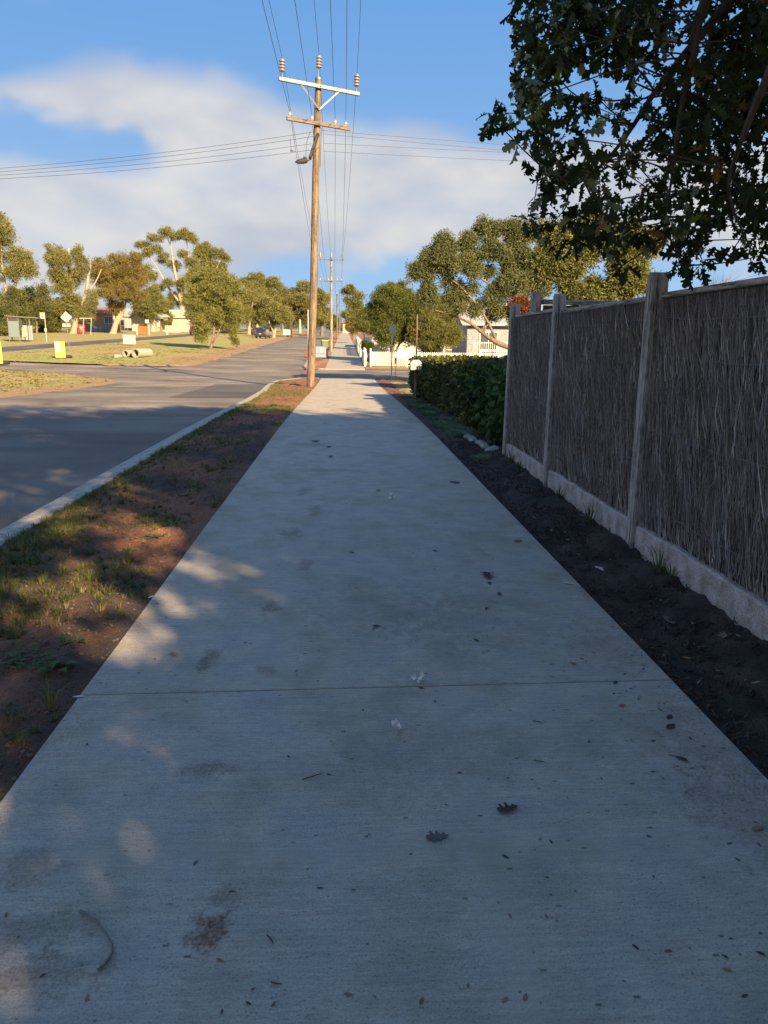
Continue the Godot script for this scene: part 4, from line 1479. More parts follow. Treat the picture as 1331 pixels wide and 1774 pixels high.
func car(label: String, p: Vector3, turn: float, paint: Material) -> void:
	var t := thing("parked_car", label, "car", p, turn, "cars parked across the road")
	# side outline, nose toward -x of the outline which becomes -z of the car
	var side := PackedVector2Array([Vector2(-2.15, 0.32), Vector2(-2.2, 0.62), Vector2(-2.05, 0.85), Vector2(-1.1, 1.0), Vector2(-0.45, 1.42), Vector2(0.1, 1.52), Vector2(1.35, 1.50), Vector2(1.95, 1.08), Vector2(2.15, 1.0), Vector2(2.2, 0.6), Vector2(2.12, 0.32)])
	var mb := MB.new()
	var tr := Transform3D(Basis(Vector3.UP, -PI * 0.5), Vector3.ZERO)
	# widths shrink above the waist
	var sec := [[1.74, 0.0], [1.82, 0.04]]
	mb.prism(tr, side, 1.66)
	var lower := PackedVector2Array([Vector2(-2.17, 0.34), Vector2(-2.21, 0.6), Vector2(-2.0, 0.80), Vector2(-1.1, 0.93), Vector2(2.0, 0.97), Vector2(2.2, 0.9), Vector2(2.21, 0.55), Vector2(2.13, 0.34)])
	mb.prism(tr, lower, 1.80)
	put("body", mb, paint, t)
	mb = MB.new()
	mb.prism(tr, PackedVector2Array([Vector2(-0.75, 1.02), Vector2(-0.36, 1.38), Vector2(0.1, 1.46), Vector2(1.3, 1.44), Vector2(1.75, 1.08), Vector2(1.5, 1.02)]), 1.69)
	put("side_window", mb, M.car_glass, t)
	mb = MB.new()
	mb.quad(Vector3(-0.66, 1.08, 1.97), Vector3(0.66, 1.08, 1.97), Vector3(0.60, 1.42, 1.50), Vector3(-0.60, 1.42, 1.50), Vector3(0, 0.5, 0.8).normalized())
	put("rear_window", mb, M.car_glass, t)
	for s in [-1.0, 1.0]:
		mb = MB.new()
		mb.box(ident(Vector3(s * 0.74, 0.86, 2.2)), Vector3(0.22, 0.16, 0.05), 0.01)
		put("tail_light", mb, M.tail_lamp, t)
		wheel(t, Vector3(s * 0.80, 0.32, -1.35), 0.32)
		wheel(t, Vector3(s * 0.80, 0.32, 1.32), 0.32)
	mb = MB.new()
	mb.box(ident(Vector3(0, 0.70, 2.215)), Vector3(0.37, 0.12, 0.02), 0.003)
	put("number_plate", mb, M.sign_white, t)
	mb = MB.new()
	mb.box(ident(Vector3(0, 0.45, 2.2)), Vector3(1.7, 0.16, 0.06), 0.02)
	put("bumper", mb, M.dark_plastic, t)

func frame_sign(label: String, p: Vector3, turn: float, w: float, h: float) -> void:
	var t := thing("roadwork_sign", label, "sign", p, turn, "yellow roadwork signs on tyre bases")
	var tilt := Transform3D(Basis(Vector3.RIGHT, -0.12), Vector3(0, h * 0.5 + 0.08, 0))
	put("panel", plate(tilt, w, h), M.sign_yellow, t)
	var fr := MB.new()
	for s in [-1.0, 1.0]:
		fr.box(tilt * ident(Vector3(s * (w * 0.5 - 0.0125), 0, -0.02)), Vector3(0.025, h, 0.028), 0.004)
	put("frame", fr, M.black_steel, t)
	var f := MB.new()
	f.box(tilt * ident(Vector3(-w * 0.22, h * 0.16, 0.012)), Vector3(w * 0.5, h * 0.60, 0.008), 0.002)
	put("white_panel", f, M.sign_white, t)
	var k := MB.new()
	k.box(tilt * ident(Vector3(0, -h * 0.2, 0.012)), Vector3(w * 0.96, 0.03, 0.009), 0.002)
	put("stripe", k, M.ink, t)
	for q in [[-0.1, 0.28], [-0.12, 0.14]]:
		k = MB.new()
		k.box(tilt * ident(Vector3(w * q[0] * 2.0, h * q[1], 0.018)), Vector3(w * 0.24, h * 0.07, 0.006), 0.002)
		put("symbol", k, M.ink, t)
	var ty := thing("tyre", "old tyre weighing down the %s" % label.substr(17), "tyre", p + Basis(Vector3.UP, turn) * Vector3(0.45, 0.02, -0.35), 0.0, "tyres behind the roadwork signs")
	var mb := MB.new()
	mb.lathe(ident(Vector3.ZERO), [Vector2(0.19, 0.04), Vector2(0.24, 0.0), Vector2(0.32, 0.02), Vector2(0.34, 0.08), Vector2(0.34, 0.12), Vector2(0.31, 0.18), Vector2(0.24, 0.2), Vector2(0.19, 0.16), Vector2(0.19, 0.04)], 18)
	put("casing", mb, M.rubber, ty)

func street_things() -> void:
	rng.seed = 50
	# bus shelter
	var p := on(-32.6, 81.5, -0.04)
	var t := thing("bus_shelter", "grey glazed bus shelter on the far grass across the main road", "bus shelter", p, deg_to_rad(12.0))
	for q in [[-0.95, -0.65], [0.0, 0.65], [-0.95, 0.65], [1.0, -0.65], [1.0, 0.55]]:
		var mb := MB.new()
		mb.box(ident(Vector3(q[0], 1.15, q[1])), Vector3(0.07, 2.4, 0.07), 0.008)
		put("upright", mb, M.galvanised, t)
	var rf := MB.new()
	rf.box(Transform3D(Basis(Vector3.BACK, -0.05), Vector3(0.35, 2.42, 0)), Vector3(3.1, 0.09, 1.75), 0.02)
	put("roof", rf, M.galvanised, t)
	var gl := MB.new()
	gl.box(ident(Vector3(-0.475, 1.3, 0.66)), Vector3(0.88, 1.7, 0.02))
	put("pane", gl, M.frosted, t)
	gl = MB.new()
	gl.box(ident(Vector3(-0.96, 1.3, 0)), Vector3(0.02, 1.7, 1.2))
	put("pane", gl, M.frosted, t)
	for k in 10:
		var mb := MB.new()
		mb.box(ident(Vector3(0.08 + k * 0.1, 1.0, -0.62)), Vector3(0.085, 1.6, 0.02), 0.003)
		put("slat", mb, M.sign_back, t)
	gl = MB.new()
	gl.box(ident(Vector3(-0.475, 2.15, 0.66)), Vector3(0.88, 0.26, 0.05), 0.005)
	put("header", gl, M.ink, t)
	gl = MB.new()
	gl.box(ident(Vector3(0.2, 1.75, 0.6)), Vector3(0.30, 0.72, 0.05), 0.005)
	put("timetable_case", gl, M.ink, t)
	gl = MB.new()
	gl.box(ident(Vector3(-0.2, 0.45, 0.1)), Vector3(1.5, 0.05, 0.4), 0.01)
	gl.box(ident(Vector3(-0.8, 0.2, 0.1)), Vector3(0.05, 0.45, 0.35))
	gl.box(ident(Vector3(0.4, 0.2, 0.1)), Vector3(0.05, 0.45, 0.35))
	put("bench", gl, M.ink, t)
	# bus stop sign
	p = on(-31.0, 84.0)
	t = thing("bus_stop_sign", "white and orange bus stop flag on a slim post beside the shelter", "sign", p)
	put("post", post_mb(2.9, 0.035), M.sign_white, t)
	put("flag", plate(ident(Vector3(-0.22, 2.6, 0.05)), 0.48, 0.62), M.sign_white, t)
	put("band", plate(ident(Vector3(-0.22, 2.84, 0.06)), 0.48, 0.14), M.sign_yellow, t)
	put("emblem", plate(ident(Vector3(-0.22, 2.55, 0.06)), 0.26, 0.09), M.ink, t)
	put("timetable", plate(ident(Vector3(0, 1.15, 0.05)), 0.22, 0.36), M.sign_white, t)
	# diamond sign seen from behind
	p = on(-22.1, 64.6, -0.03)
	t = thing("diamond_sign", "pale diamond warning sign on a leaning post on the median grass", "sign", p)
	t.rotation.z = 0.03
	put("post", post_mb(3.0, 0.03), M.galvanised, t)
	put("diamond", plate(Transform3D(Basis(Vector3.BACK, PI * 0.25), Vector3(0, 2.62, -0.04)), 0.64, 0.64), M.sign_white, t)
	put("plate", plate(ident(Vector3(-0.05, 2.0, -0.04)), 0.62, 0.26), M.sign_white, t)
	# roadwork signs
	frame_sign("yellow and white roadwork sign standing alone on the median corner", on(-18.7, 52.9, -0.05), deg_to_rad(28.0), 0.62, 1.05)
	frame_sign("yellow and white roadwork sign cut by the edge beside the crossover", on(-19.35, 44.6, -0.08), deg_to_rad(30.0), 0.75, 1.2)
	# mail box
	p = on(-42.5, 121)
	t = thing("post_box", "bright red street post box beside the lopped gum trunk", "post box", sight(142, 577, 121) * Vector3(1, 0, 1) + Vector3(0, elev(-41, 121) - 0.03, 0), 0.3)
	var mb := MB.new()
	mb.box(ident(Vector3(0, 0.75, 0)), Vector3(0.95, 1.2, 0.7), 0.08)
	put("box", mb, M.red_paint, t)
	mb = MB.new()
	mb.box(ident(Vector3(-0.05, 0.85, 0.36)), Vector3(0.42, 0.36, 0.02), 0.005)
	put("plate", mb, M.sign_white, t)
	for s in [-0.3, 0.3]:
		mb = MB.new()
		mb.box(ident(Vector3(s, 0.08, 0)), Vector3(0.1, 0.3, 0.5), 0.01)
		put("leg", mb, M.ink, t)
	# boards on the median
	p = on(-21.4, 80, -0.05)
	t = thing("site_board", "large white board on two posts low on the median grass", "sign", p, deg_to_rad(-14.0))
	put("board", plate(ident(Vector3(0, 0.62, 0.05)), 1.35, 0.92), M.sign_white, t)
	for s in [-0.45, 0.25]:
		var q := put("post", post_mb(1.1 if s > 0 else 3.4, 0.035), M.galvanised, t)
		q.position = Vector3(s, 0, 0)
	t = thing("white_sign_back", "blank pale rectangular sign back on a tall post above the white board", "sign", on(-22.6, 84, -0.05))
	put("post", post_mb(2.6, 0.035), M.galvanised, t)
	put("panel", plate(ident(Vector3(0.05, 2.15, 0.05)), 0.78, 0.95), M.sign_back, t)
	# concrete pipes
	for q in [[-14.5, 57.4, 0.35, "larger open-ended concrete pipe lying on the median"], [-15.35, 57.9, 0.27, "smaller concrete pipe lying left of the larger pipe on the median"]]:
		t = thing("concrete_pipe", q[3], "pipe", on(q[0], q[1], q[2] - 0.06), deg_to_rad(-24.0), "concrete pipes on the median")
		mb = MB.new()
		var r: float = q[2]
		mb.lathe(Transform3D(Basis(Vector3.RIGHT, PI * 0.5), Vector3.ZERO), [Vector2(r * 0.72, -0.75), Vector2(r * 0.72, 0.75), Vector2(r, 0.75), Vector2(r * 1.0, 0.5), Vector2(r * 0.92, 0.48), Vector2(r * 0.92, -0.75), Vector2(r * 0.72, -0.75)], 22)
		put("pipe_wall", mb, M.pipe_concrete, t)
	solo("concrete_block", (func() -> MB:
		var q := MB.new()
		q.box(Transform3D(Basis(Vector3.RIGHT, 0.2), Vector3(0, 0.1, 0)), Vector3(0.7, 0.2, 0.4), 0.03)
		return q).call(), M.pipe_concrete, "low broken concrete piece left of the pipes", "rubble", on(-16.2, 57.5, -0.08), 0.4)
	# barrier panel across the main road
	var bp := sight(248, 577, 128)
	t = thing("orange_barrier", "orange barrier panel between white posts across the main road", "barrier", on(bp.x, 128, -0.02), 0.1)
	mb = MB.new()
	for k in 4:
		mb = MB.new()
		mb.box(ident(Vector3(0, 0.3 + k * 0.3, 0)), Vector3(1.65, 0.27, 0.05), 0.01)
		put("board", mb, M.orange, t)
	for s in [-0.9, 0.95]:
		mb = MB.new()
		mb.box(ident(Vector3(s, 0.75, 0)), Vector3(0.16, 1.6, 0.12), 0.02)
		put("post", mb, M.sign_white, t)
	for q in [[256, 130, 2.4, "small white sign on a post behind the orange barrier"], [326, 140, 2.6, "slim white sign post beside the maroon car"]]:
		var sp := sight(q[0], 577, q[1])
		t = thing("street_sign", q[3], "sign", on(sp.x, q[1]))
		put("post", post_mb(q[2], 0.04), M.galvanised, t)
		put("panel", plate(ident(Vector3(0, q[2] - 0.3, 0.05)), 0.6, 0.55), M.sign_white, t)
	for q in [[290, 135, 0.9, "low white marker post on the far grass"]]:
		var sp := sight(q[0], 577, q[1])
		t = thing("marker_post", q[3], "post", on(sp.x, q[1]))
		mb = MB.new()
		mb.box(ident(Vector3(0, 0.45, 0)), Vector3(0.26, 0.95, 0.2), 0.03)
		put("block", mb, M.sign_white, t)
		mb = MB.new()
		mb.box(ident(Vector3(0, 0.8, 0.11)), Vector3(0.2, 0.1, 0.02), 0.003)
		put("band", mb, M.red_paint, t)
	# swing-like frame on the far reserve
	t = thing("tubular_swing", "pale tubular frame on the grass behind the diamond sign", "swing", on(sight(153, 577, 118).x, 118))
	for s in [[-0.4, 0.3], [0.5, -0.3]]:
		mb = MB.new()
		mb.tube([Vector3(s[0] - 0.25, -0.05, s[1]), Vector3(s[0], 2.3, s[1])], [0.04, 0.04], 7)
		put("leg", mb, M.sign_white, t)
	mb = MB.new()
	mb.tube([Vector3(-1.0, 2.3, 0.3), Vector3(0.6, 2.35, -0.3)], [0.05, 0.05], 7)
	put("top_bar", mb, M.sign_white, t)
	# cars
	car("dark navy car parked on the median beneath the gums, seen from behind", on(sight(456, 585, 132).x, 132, -0.02), -0.12, M.navy_car)
	car("maroon car on the main road behind the bushy median gum", on(-26.9, 146, -0.08), 0.0, M.maroon_car)
	car("dark car farther along, mostly hidden behind the navy car", on(sight(446, 580, 158).x, 158, -0.02), 0.3, M.navy_car)
	t = thing("notice_board", "white board on short legs beside the far gums of the median", "sign", on(sight(497, 582, 139).x, 139, -0.02))
	put("board", plate(ident(Vector3(0, 1.0, 0.04)), 1.25, 0.9), M.sign_white, t)
	for s in [-0.5, 0.5]:
		put("leg", post_mb(1.4, 0.04), M.galvanised, t).position = Vector3(s, 0, 0)

	# beside the lamp pole: hydrant marker
	p = on(-1.62, 36.0, -0.02)
	t = thing("striped_post", "slim white post in a red and white sleeve behind the lamp pole", "post", p)
	put("pole", post_mb(3.1, 0.025), M.sign_white, t)
	for k in 3:
		mb = MB.new()
		mb.box(ident(Vector3(0, 0.25 + k * 0.42, 0)), Vector3(0.15, 0.42, 0.10), 0.01)
		put("sleeve_band", mb, [M.red_paint, M.sign_back, M.red_paint][k], t)
	# the blue framed board and works clutter beyond the street
	p = on(-1.80, 59.0, -0.02)
	t = thing("framed_board", "blue framed board on thin legs beside the far footpath", "sign", p, 0.1)
	mb = MB.new()
	mb.box(ident(Vector3(0, 0.62, 0)), Vector3(0.98, 0.86, 0.05), 0.01)
	put("frame", mb, M.blue_frame, t)
	put("panel", plate(ident(Vector3(0.02, 0.76, 0.03)), 0.88, 0.50), M.blue_panel, t)
	put("lower_panel", plate(ident(Vector3(0.02, 0.36, 0.03)), 0.88, 0.24), M.blue_panel, t)
	put("symbol", plate(ident(Vector3(0.12, 0.74, 0.04)), 0.09, 0.28), M.sign_white, t)
	put("symbol", plate(ident(Vector3(0.12, 0.93, 0.04)), 0.08, 0.07), M.sign_white, t)
	for s in [-0.42, 0.42]:
		put("leg", post_mb(0.4, 0.02), M.galvanised, t).position = Vector3(s, 0, 0)
	t = thing("wheelie_bin", "green wheelie bin with a yellow lid on the far verge", "bin", on(-1.95, 80, -0.02), 0.2)
	mb = MB.new()
	mb.prism(Transform3D(Basis(), Vector3.ZERO), PackedVector2Array([Vector2(-0.24, 0.05), Vector2(0.24, 0.05), Vector2(0.30, 0.98), Vector2(-0.30, 0.98)]), 0.62)
	put("body", mb, M.bin_green, t)
	mb = MB.new()
	mb.box(Transform3D(Basis(Vector3.RIGHT, 0.06), Vector3(0, 1.02, 0)), Vector3(0.66, 0.08, 0.72), 0.03)
	put("lid", mb, M.bin_lid, t)
	for s in [-0.22, 0.22]:
		mb = MB.new()
		mb.lathe(Transform3D(Basis(Vector3.BACK, PI * 0.5), Vector3(s, 0.1, -0.28)), [Vector2(0, -0.03), Vector2(0.1, -0.03), Vector2(0.1, 0.03), Vector2(0, 0.03)], 12)
		put("wheel", mb, M.rubber, t)
	for q in [[-1.45, 66.0, 0.72, "orange and white traffic cone on the far verge beside the second pole"], [-1.95, 89.0, 0.72, "orange traffic cone farther along the verge past the wheelie bin"]]:
		t = thing("traffic_cone", q[3], "cone", on(q[0], q[1], -0.02), 0.0, "traffic cones on the far verge")
		mb = MB.new()
		mb.box(ident(Vector3(0, 0.02, 0)), Vector3(0.38, 0.05, 0.38), 0.01)
		put("base", mb, M.orange, t)
		mb = MB.new()
		mb.lathe(ident(Vector3(0, 0.04, 0)), [Vector2(0.15, 0), Vector2(0.03, 0.68), Vector2(0.0, 0.68)], 14)
		var cone := put("cone", mb, M.orange, t)
		mb = MB.new()
		mb.lathe(ident(Vector3(0, 0.04, 0)), [Vector2(0.102, 0.30), Vector2(0.068, 0.50)], 14)
		put("reflective_band", mb, M.sign_white, cone)
	t = thing("timber_barricade", "low orange and white barricade rail on the far verge", "barrier", on(-1.75, 64.5, -0.02), 0.25)
	mb = MB.new()
	mb.box(ident(Vector3(0, 0.62, 0)), Vector3(1.1, 0.16, 0.04), 0.006)
	put("rail", mb, M.orange, t)
	for s in [-0.42, 0.42]:
		for z in [-0.18, 0.18]:
			mb = MB.new()
			mb.box(between(Vector3(s, 0.0, z), Vector3(s, 0.72, 0)), Vector3(0.05, 0.75, 0.04), 0.005)
			put("leg", mb, M.sign_white, t)
	# letter box by the hedge
	p = on(1.80, 19.6, -0.03)
	t = thing("letter_box", "white and grey letter box on a post at the hedge end", "letter box", p)
	mb = MB.new()
	mb.box(ident(Vector3(0, 0.46, 0)), Vector3(0.06, 1.0, 0.06), 0.006)
	put("post", mb, M.grey_bark, t)
	mb = MB.new()
	mb.prism(ident(Vector3(0, 0.86, 0)), PackedVector2Array([Vector2(-0.13, 0), Vector2(0.13, 0), Vector2(0.14, 0.17), Vector2(0.08, 0.24), Vector2(-0.08, 0.24), Vector2(-0.14, 0.17)]), 0.34)
	put("box", mb, M.sign_white, t)
	mb = MB.new()
	mb.box(ident(Vector3(0, 0.945, 0.173)), Vector3(0.21, 0.13, 0.012), 0.003)
	put("door", mb, M.sign_back, t)
	# the street sign on its white post
	p = on(2.26, 37.0, -0.04)
	t = thing("parking_sign", "narrow sign on a white post at the side street corner", "sign", p, deg_to_rad(10.0))
	put("post", post_mb(2.5, 0.032), M.sign_white, t)
	put("panel", plate(ident(Vector3(0.02, 2.32, 0.04)), 0.30, 0.45), M.sign_back, t)
	put("symbol", plate(ident(Vector3(0.05, 2.32, 0.052)), 0.06, 0.12), M.sign_white, t)
	for q in [[723, 545, 655, 30.0, "tall grey sign post just behind the letter box", 0.03], [772, 620, 650, 38.0, "short dark picket post against the white fence", 0.03], [854, 605, 650, 38.0, "thin dark post between hedge and white fence near the house", 0.02]]:
		var hi := sight(q[0], q[1], q[3])
		var lo := on(hi.x, q[3], -0.05)
		solo("slim_post", post_mb(hi.y - lo.y, q[5]), M.grey_bark if q[3] < 31 else M.black_steel, q[4], "post", lo)
	var rp := sight(686, 622, 40.0)
	t = thing("flagged_stake", "red tag on a thin stake before the white picket fence", "stake", Vector3(rp.x, elev(rp.x, 40.0) - 0.05, rp.z))
	put("stake", post_mb(rp.y - elev(rp.x, 40.0), 0.012), M.black_steel, t)
	put("tag", plate(ident(Vector3(0, rp.y - elev(rp.x, 40.0) - 0.05, 0.02)), 0.10, 0.34), M.red_paint, t)

# ---------------------------------------------------------------- picket fences
func picket_run(label: String, a: Vector2, b: Vector2, h: float, gap: float, w: float) -> void:
	var p0 := on(a.x, a.y, -0.03)
	var t := thing("picket_fence", label, "fence", p0, 0.0, "white picket fences")
	var pm := MB.new()
	pm.prism(Transform3D(), PackedVector2Array([Vector2(-w, 0.06), Vector2(w, 0.06), Vector2(w, h - 0.06), Vector2(0, h), Vector2(-w, h - 0.06)]), 0.022)
	var pmesh := pm.mesh()
	var dir := (b - a).normalized()
	var turn := atan2(dir.y, dir.x)
	var n := int((b - a).length() / gap)
	for i in n + 1:
		var q := a + dir * gap * i
		var o := part("picket", pmesh, M.white_paint, t)
		o.position = on(q.x, q.y, -0.03) - p0
		o.rotation.y = turn
		o.rotation.z = rand(-0.01, 0.01)
	for y in [0.28, h - 0.32]:
		var r := MB.new()
		var s := Vector3(-dir.y, 0, -dir.x) * 0.035
		var q0 := on(a.x, a.y, -0.03) - p0 + Vector3(0, y, 0) - s
		var q1 := on(b.x, b.y, -0.03) - p0 + Vector3(0, y, 0) - s
		r.box(between(q0, q1), Vector3(0.04, (q1 - q0).length(), 0.07), 0.004)
		put("rail", r, M.white_paint, t)
	var m := int((b - a).length() / 2.4)
	for i in m + 1:
		var q := a + dir * minf(2.4 * i, (b - a).length())
		var s := Vector2(-dir.y, dir.x) * 0.09
		var r := MB.new()
		var pp := on(q.x + s.x, q.y + s.y, -0.05) - p0
		r.box(ident(pp + Vector3(0, h * 0.5 + 0.06, 0)), Vector3(0.11, h + 0.12, 0.11), 0.008)
		r.lathe(ident(pp + Vector3(0, h + 0.12, 0)), [Vector2(0.085, 0), Vector2(0.085, 0.03), Vector2(0.0, 0.11)], 4)
		put("post", r, M.white_paint, t)

func picket_fences() -> void:
	rng.seed = 61
	picket_run("white picket fence along the side street, facing the viewer", Vector2(1.75, 51.2), Vector2(16.0, 51.2), 1.0, 0.135, 0.045)
	picket_run("white picket fence running beside the far footpath from the street corner", Vector2(1.48, 51.3), Vector2(1.48, 60.5), 1.0, 0.15, 0.045)
	picket_run("taller white paling fence set across behind the corner pickets", Vector2(1.6, 62.0), Vector2(6.5, 62.0), 1.75, 0.17, 0.07)
	picket_run("white picket fence farther along the footpath past the corner house", Vector2(1.5, 66.5), Vector2(1.5, 90.0), 1.25, 0.22, 0.06)

# ---------------------------------------------------------------- houses
func window(parent: Node3D, p: Vector3, turn: float, w: float, h: float, frame: Material) -> void:
	var t := turned(p, turn)
	var mb := MB.new()
	for s in [-1.0, 1.0]:
		mb.box(t * ident(Vector3(s * w * 0.5, 0, 0)), Vector3(0.09, h + 0.09, 0.10), 0.008)
		mb.box(t * ident(Vector3(0, s * h * 0.5, 0)), Vector3(w - 0.09, 0.09, 0.096), 0.008)
	mb.box(t * ident(Vector3(0, 0, 0)), Vector3(0.06, h - 0.09, 0.08), 0.004)
	var o := put("window", mb, frame, parent)
	mb = MB.new()
	mb.box(t * ident(Vector3(0, 0, -0.01)), Vector3(w - 0.09, h - 0.09, 0.02))
	put("pane", mb, M.window_glass, o)
	mb = MB.new()
	mb.box(t * ident(Vector3(0, -h * 0.5 - 0.08, 0.05)), Vector3(w + 0.2, 0.06, 0.16), 0.006)
	put("sill", mb, frame, o)

func house(label: String, p: Vector3, turn: float, w: float, dep: float, h: float, wall: Material, roof: Material, windows: Array, hip := 0.0, rise := 1.6) -> Node3D:
	var t := thing("house", label, "house", p, turn)
	var mb := MB.new()
	mb.box(ident(Vector3(0, h * 0.5 - 0.3, 0)), Vector3(w, h + 0.6, dep))
	for s in [-1.0, 1.0]:   # gable ends
		if hip == 0.0:
			mb.quad(Vector3(s * w * 0.5, h, -dep * 0.5), Vector3(s * w * 0.5, h, dep * 0.5), Vector3(s * w * 0.5, h + rise * 0.96, 0), Vector3(s * w * 0.5, h + rise * 0.96, 0), Vector3(s, 0, 0))
	put("wall", mb, wall, t)
	var rf := MB.new()
	var e := 0.45
	var W := w * 0.5 + e
	var D := dep * 0.5 + e
	var y0 := h - 0.12
	var y1 := h + rise
	var R := W - hip
	for s in [-1.0, 1.0]:
		rf.quad(Vector3(-W, y0, s * D), Vector3(W, y0, s * D), Vector3(R, y1, 0), Vector3(-R, y1, 0), Vector3(0, D, s * rise).normalized())
		rf.quad(Vector3(-W, y0 - 0.02, s * (D - 0.02)), Vector3(W, y0 - 0.02, s * (D - 0.02)), Vector3(R, y1 - 0.14, 0), Vector3(-R, y1 - 0.14, 0), -Vector3(0, D, s * rise).normalized())
		rf.box(ident(Vector3(0, y0 - 0.05, s * D)), Vector3(W * 2.0, 0.16, 0.05), 0.01)
		if hip > 0.0:
			rf.quad(Vector3(s * W, y0, -D), Vector3(s * W, y0, D), Vector3(s * R, y1, 0), Vector3(s * R, y1, 0), Vector3(s * rise, hip, 0).normalized())
			rf.box(ident(Vector3(s * W, y0 - 0.05, 0)), Vector3(0.05, 0.158, D * 2.0), 0.01)
		else:
			for z in [-1.0, 1.0]:
				rf.box(between(Vector3(s * W, y0, z * D), Vector3(s * W, y1, 0)), Vector3(0.05, Vector2(D, rise).length(), 0.16), 0.01)
	put("roof", rf, roof, t)
	for q in windows:
		window(t, Vector3(q[0], q[1], dep * 0.5 + 0.03), 0.0, q[2], q[3], M.white_paint)
	var door := MB.new()
	door.box(ident(Vector3(w * 0.5 - 1.2, 1.0, dep * 0.5 + 0.02)), Vector3(0.9, 2.05, 0.06), 0.01)
	var dr := put("door", door, M.grey_bark, t)
	door = MB.new()
	door.lathe(Transform3D(Basis(Vector3.RIGHT, PI * 0.5), Vector3(w * 0.5 - 1.5, 1.0, dep * 0.5 + 0.05)), [Vector2(0.02, 0), Vector2(0.03, 0.05), Vector2(0, 0.06)], 8)
	put("handle", door, M.galvanised, dr)
	return t

func houses() -> void:
	rng.seed = 71
	# weatherboard house behind the picket fence
	var p := on(13.6, 62.0, -0.05)
	var t := house("blue grey weatherboard house behind the white picket fence", p, 0.0, 9.0, 8.0, 2.9, M.board_paint, M.grey_roof, [[-2.9, 1.55, 1.3, 1.3], [0.4, 1.55, 1.5, 1.3]])
	for k in 16:
		var mb := MB.new()
		var y := 0.05 + k * 0.18
		mb.quad(Vector3(-4.5, y, 4.028), Vector3(4.5, y, 4.028), Vector3(4.5, y + 0.178, 4.008), Vector3(-4.5, y + 0.178, 4.008), Vector3(0, 0.1, 1).normalized())
		mb.quad(Vector3(-4.5, y, 4.0), Vector3(4.5, y, 4.0), Vector3(4.5, y, 4.028), Vector3(-4.5, y, 4.028), Vector3.DOWN)
		put("weatherboard", mb, M.board_paint, t)
	# pale verandah railing
	var g := thing("steel_railing", "white upright railing before the weatherboard house", "railing", on(10.8, 55.5, -0.03))
	for k in 22:
		var mb := MB.new()
		mb.box(ident(Vector3(-1.6 + k * 0.15, 0.85, 0)), Vector3(0.03, 1.5, 0.03), 0.003)
		put("bar", mb, M.white_paint, g)
	for y in [0.25, 1.55]:
		var mb := MB.new()
		mb.box(ident(Vector3(0, y, 0)), Vector3(3.4, 0.06, 0.05), 0.005)
		put("rail", mb, M.white_paint, g)
	house("orange brick house with a red roof behind the lopped gum", on(sight(172, 560, 150).x, 150), 0.25, 7.5, 8.0, 3.2, M.brick_wall, M.red_roof, [[1.8, 1.9, 1.4, 1.2], [-1.9, 1.9, 1.4, 1.2]], 0.0, 1.1)
	house("cream house with a pale green roof beyond the main road", on(sight(243, 560, 172).x, 172), 0.15, 12.0, 8.0, 2.9, M.cream_wall, M.grey_roof, [[-3.6, 1.5, 1.6, 1.2], [-0.2, 1.5, 1.6, 1.2]], 2.5)
	house("long cream house right of the green roofed house, half hidden by the tall gum", on(sight(297, 560, 178).x, 178), 0.0, 13.0, 8.0, 2.9, M.cream_wall, M.cream_wall, [[-4.0, 1.6, 2.2, 1.2], [0.0, 1.6, 2.2, 1.2]], 3.0)
	house("small cream gabled house between the two longer cream houses", on(sight(255, 560, 165).x, 165), PI * 0.5, 6.0, 4.6, 2.7, M.cream_wall, M.grey_roof, [[0.0, 1.5, 1.2, 1.2]], 0.0, 1.5)
	house("pale yellow house at the far end of the footpath", on(4.2, 232, 0.0), 0.0, 9.0, 8.0, 3.0, M.cream_wall, M.red_roof, [[-2.4, 1.5, 1.5, 1.2]], 2.0)
	house("white house wall half hidden behind the round green tree", on(8.5, 92, 0.0), 0.0, 9.0, 9.0, 3.4, M.white_paint, M.grey_roof, [[-3.0, 1.6, 1.2, 1.2]], 2.2)
	var w := thing("boundary_wall", "low cream boundary wall at the foot of the tall umbrella gum", "wall", on(sight(299, 563, 160).x, 160))
	for k in 3:
		var mb := MB.new()
		mb.box(ident(Vector3(-1.0 + k * 1.0, 0.6, 0)), Vector3(0.98, 1.3, 0.12), 0.01)
		put("panel", mb, M.cream_wall, w)
	w = thing("paling_fence", "grey paling fence before the brick house", "fence", on(sight(178, 566, 140).x, 140))
	for k in 30:
		var mb := MB.new()
		mb.box(ident(Vector3(-2.2 + k * 0.16, 0.55 + rand(-0.02, 0.02), 0)), Vector3(0.15, 1.2, 0.02), 0.003)
		put("paling", mb, M.board_paint, w)

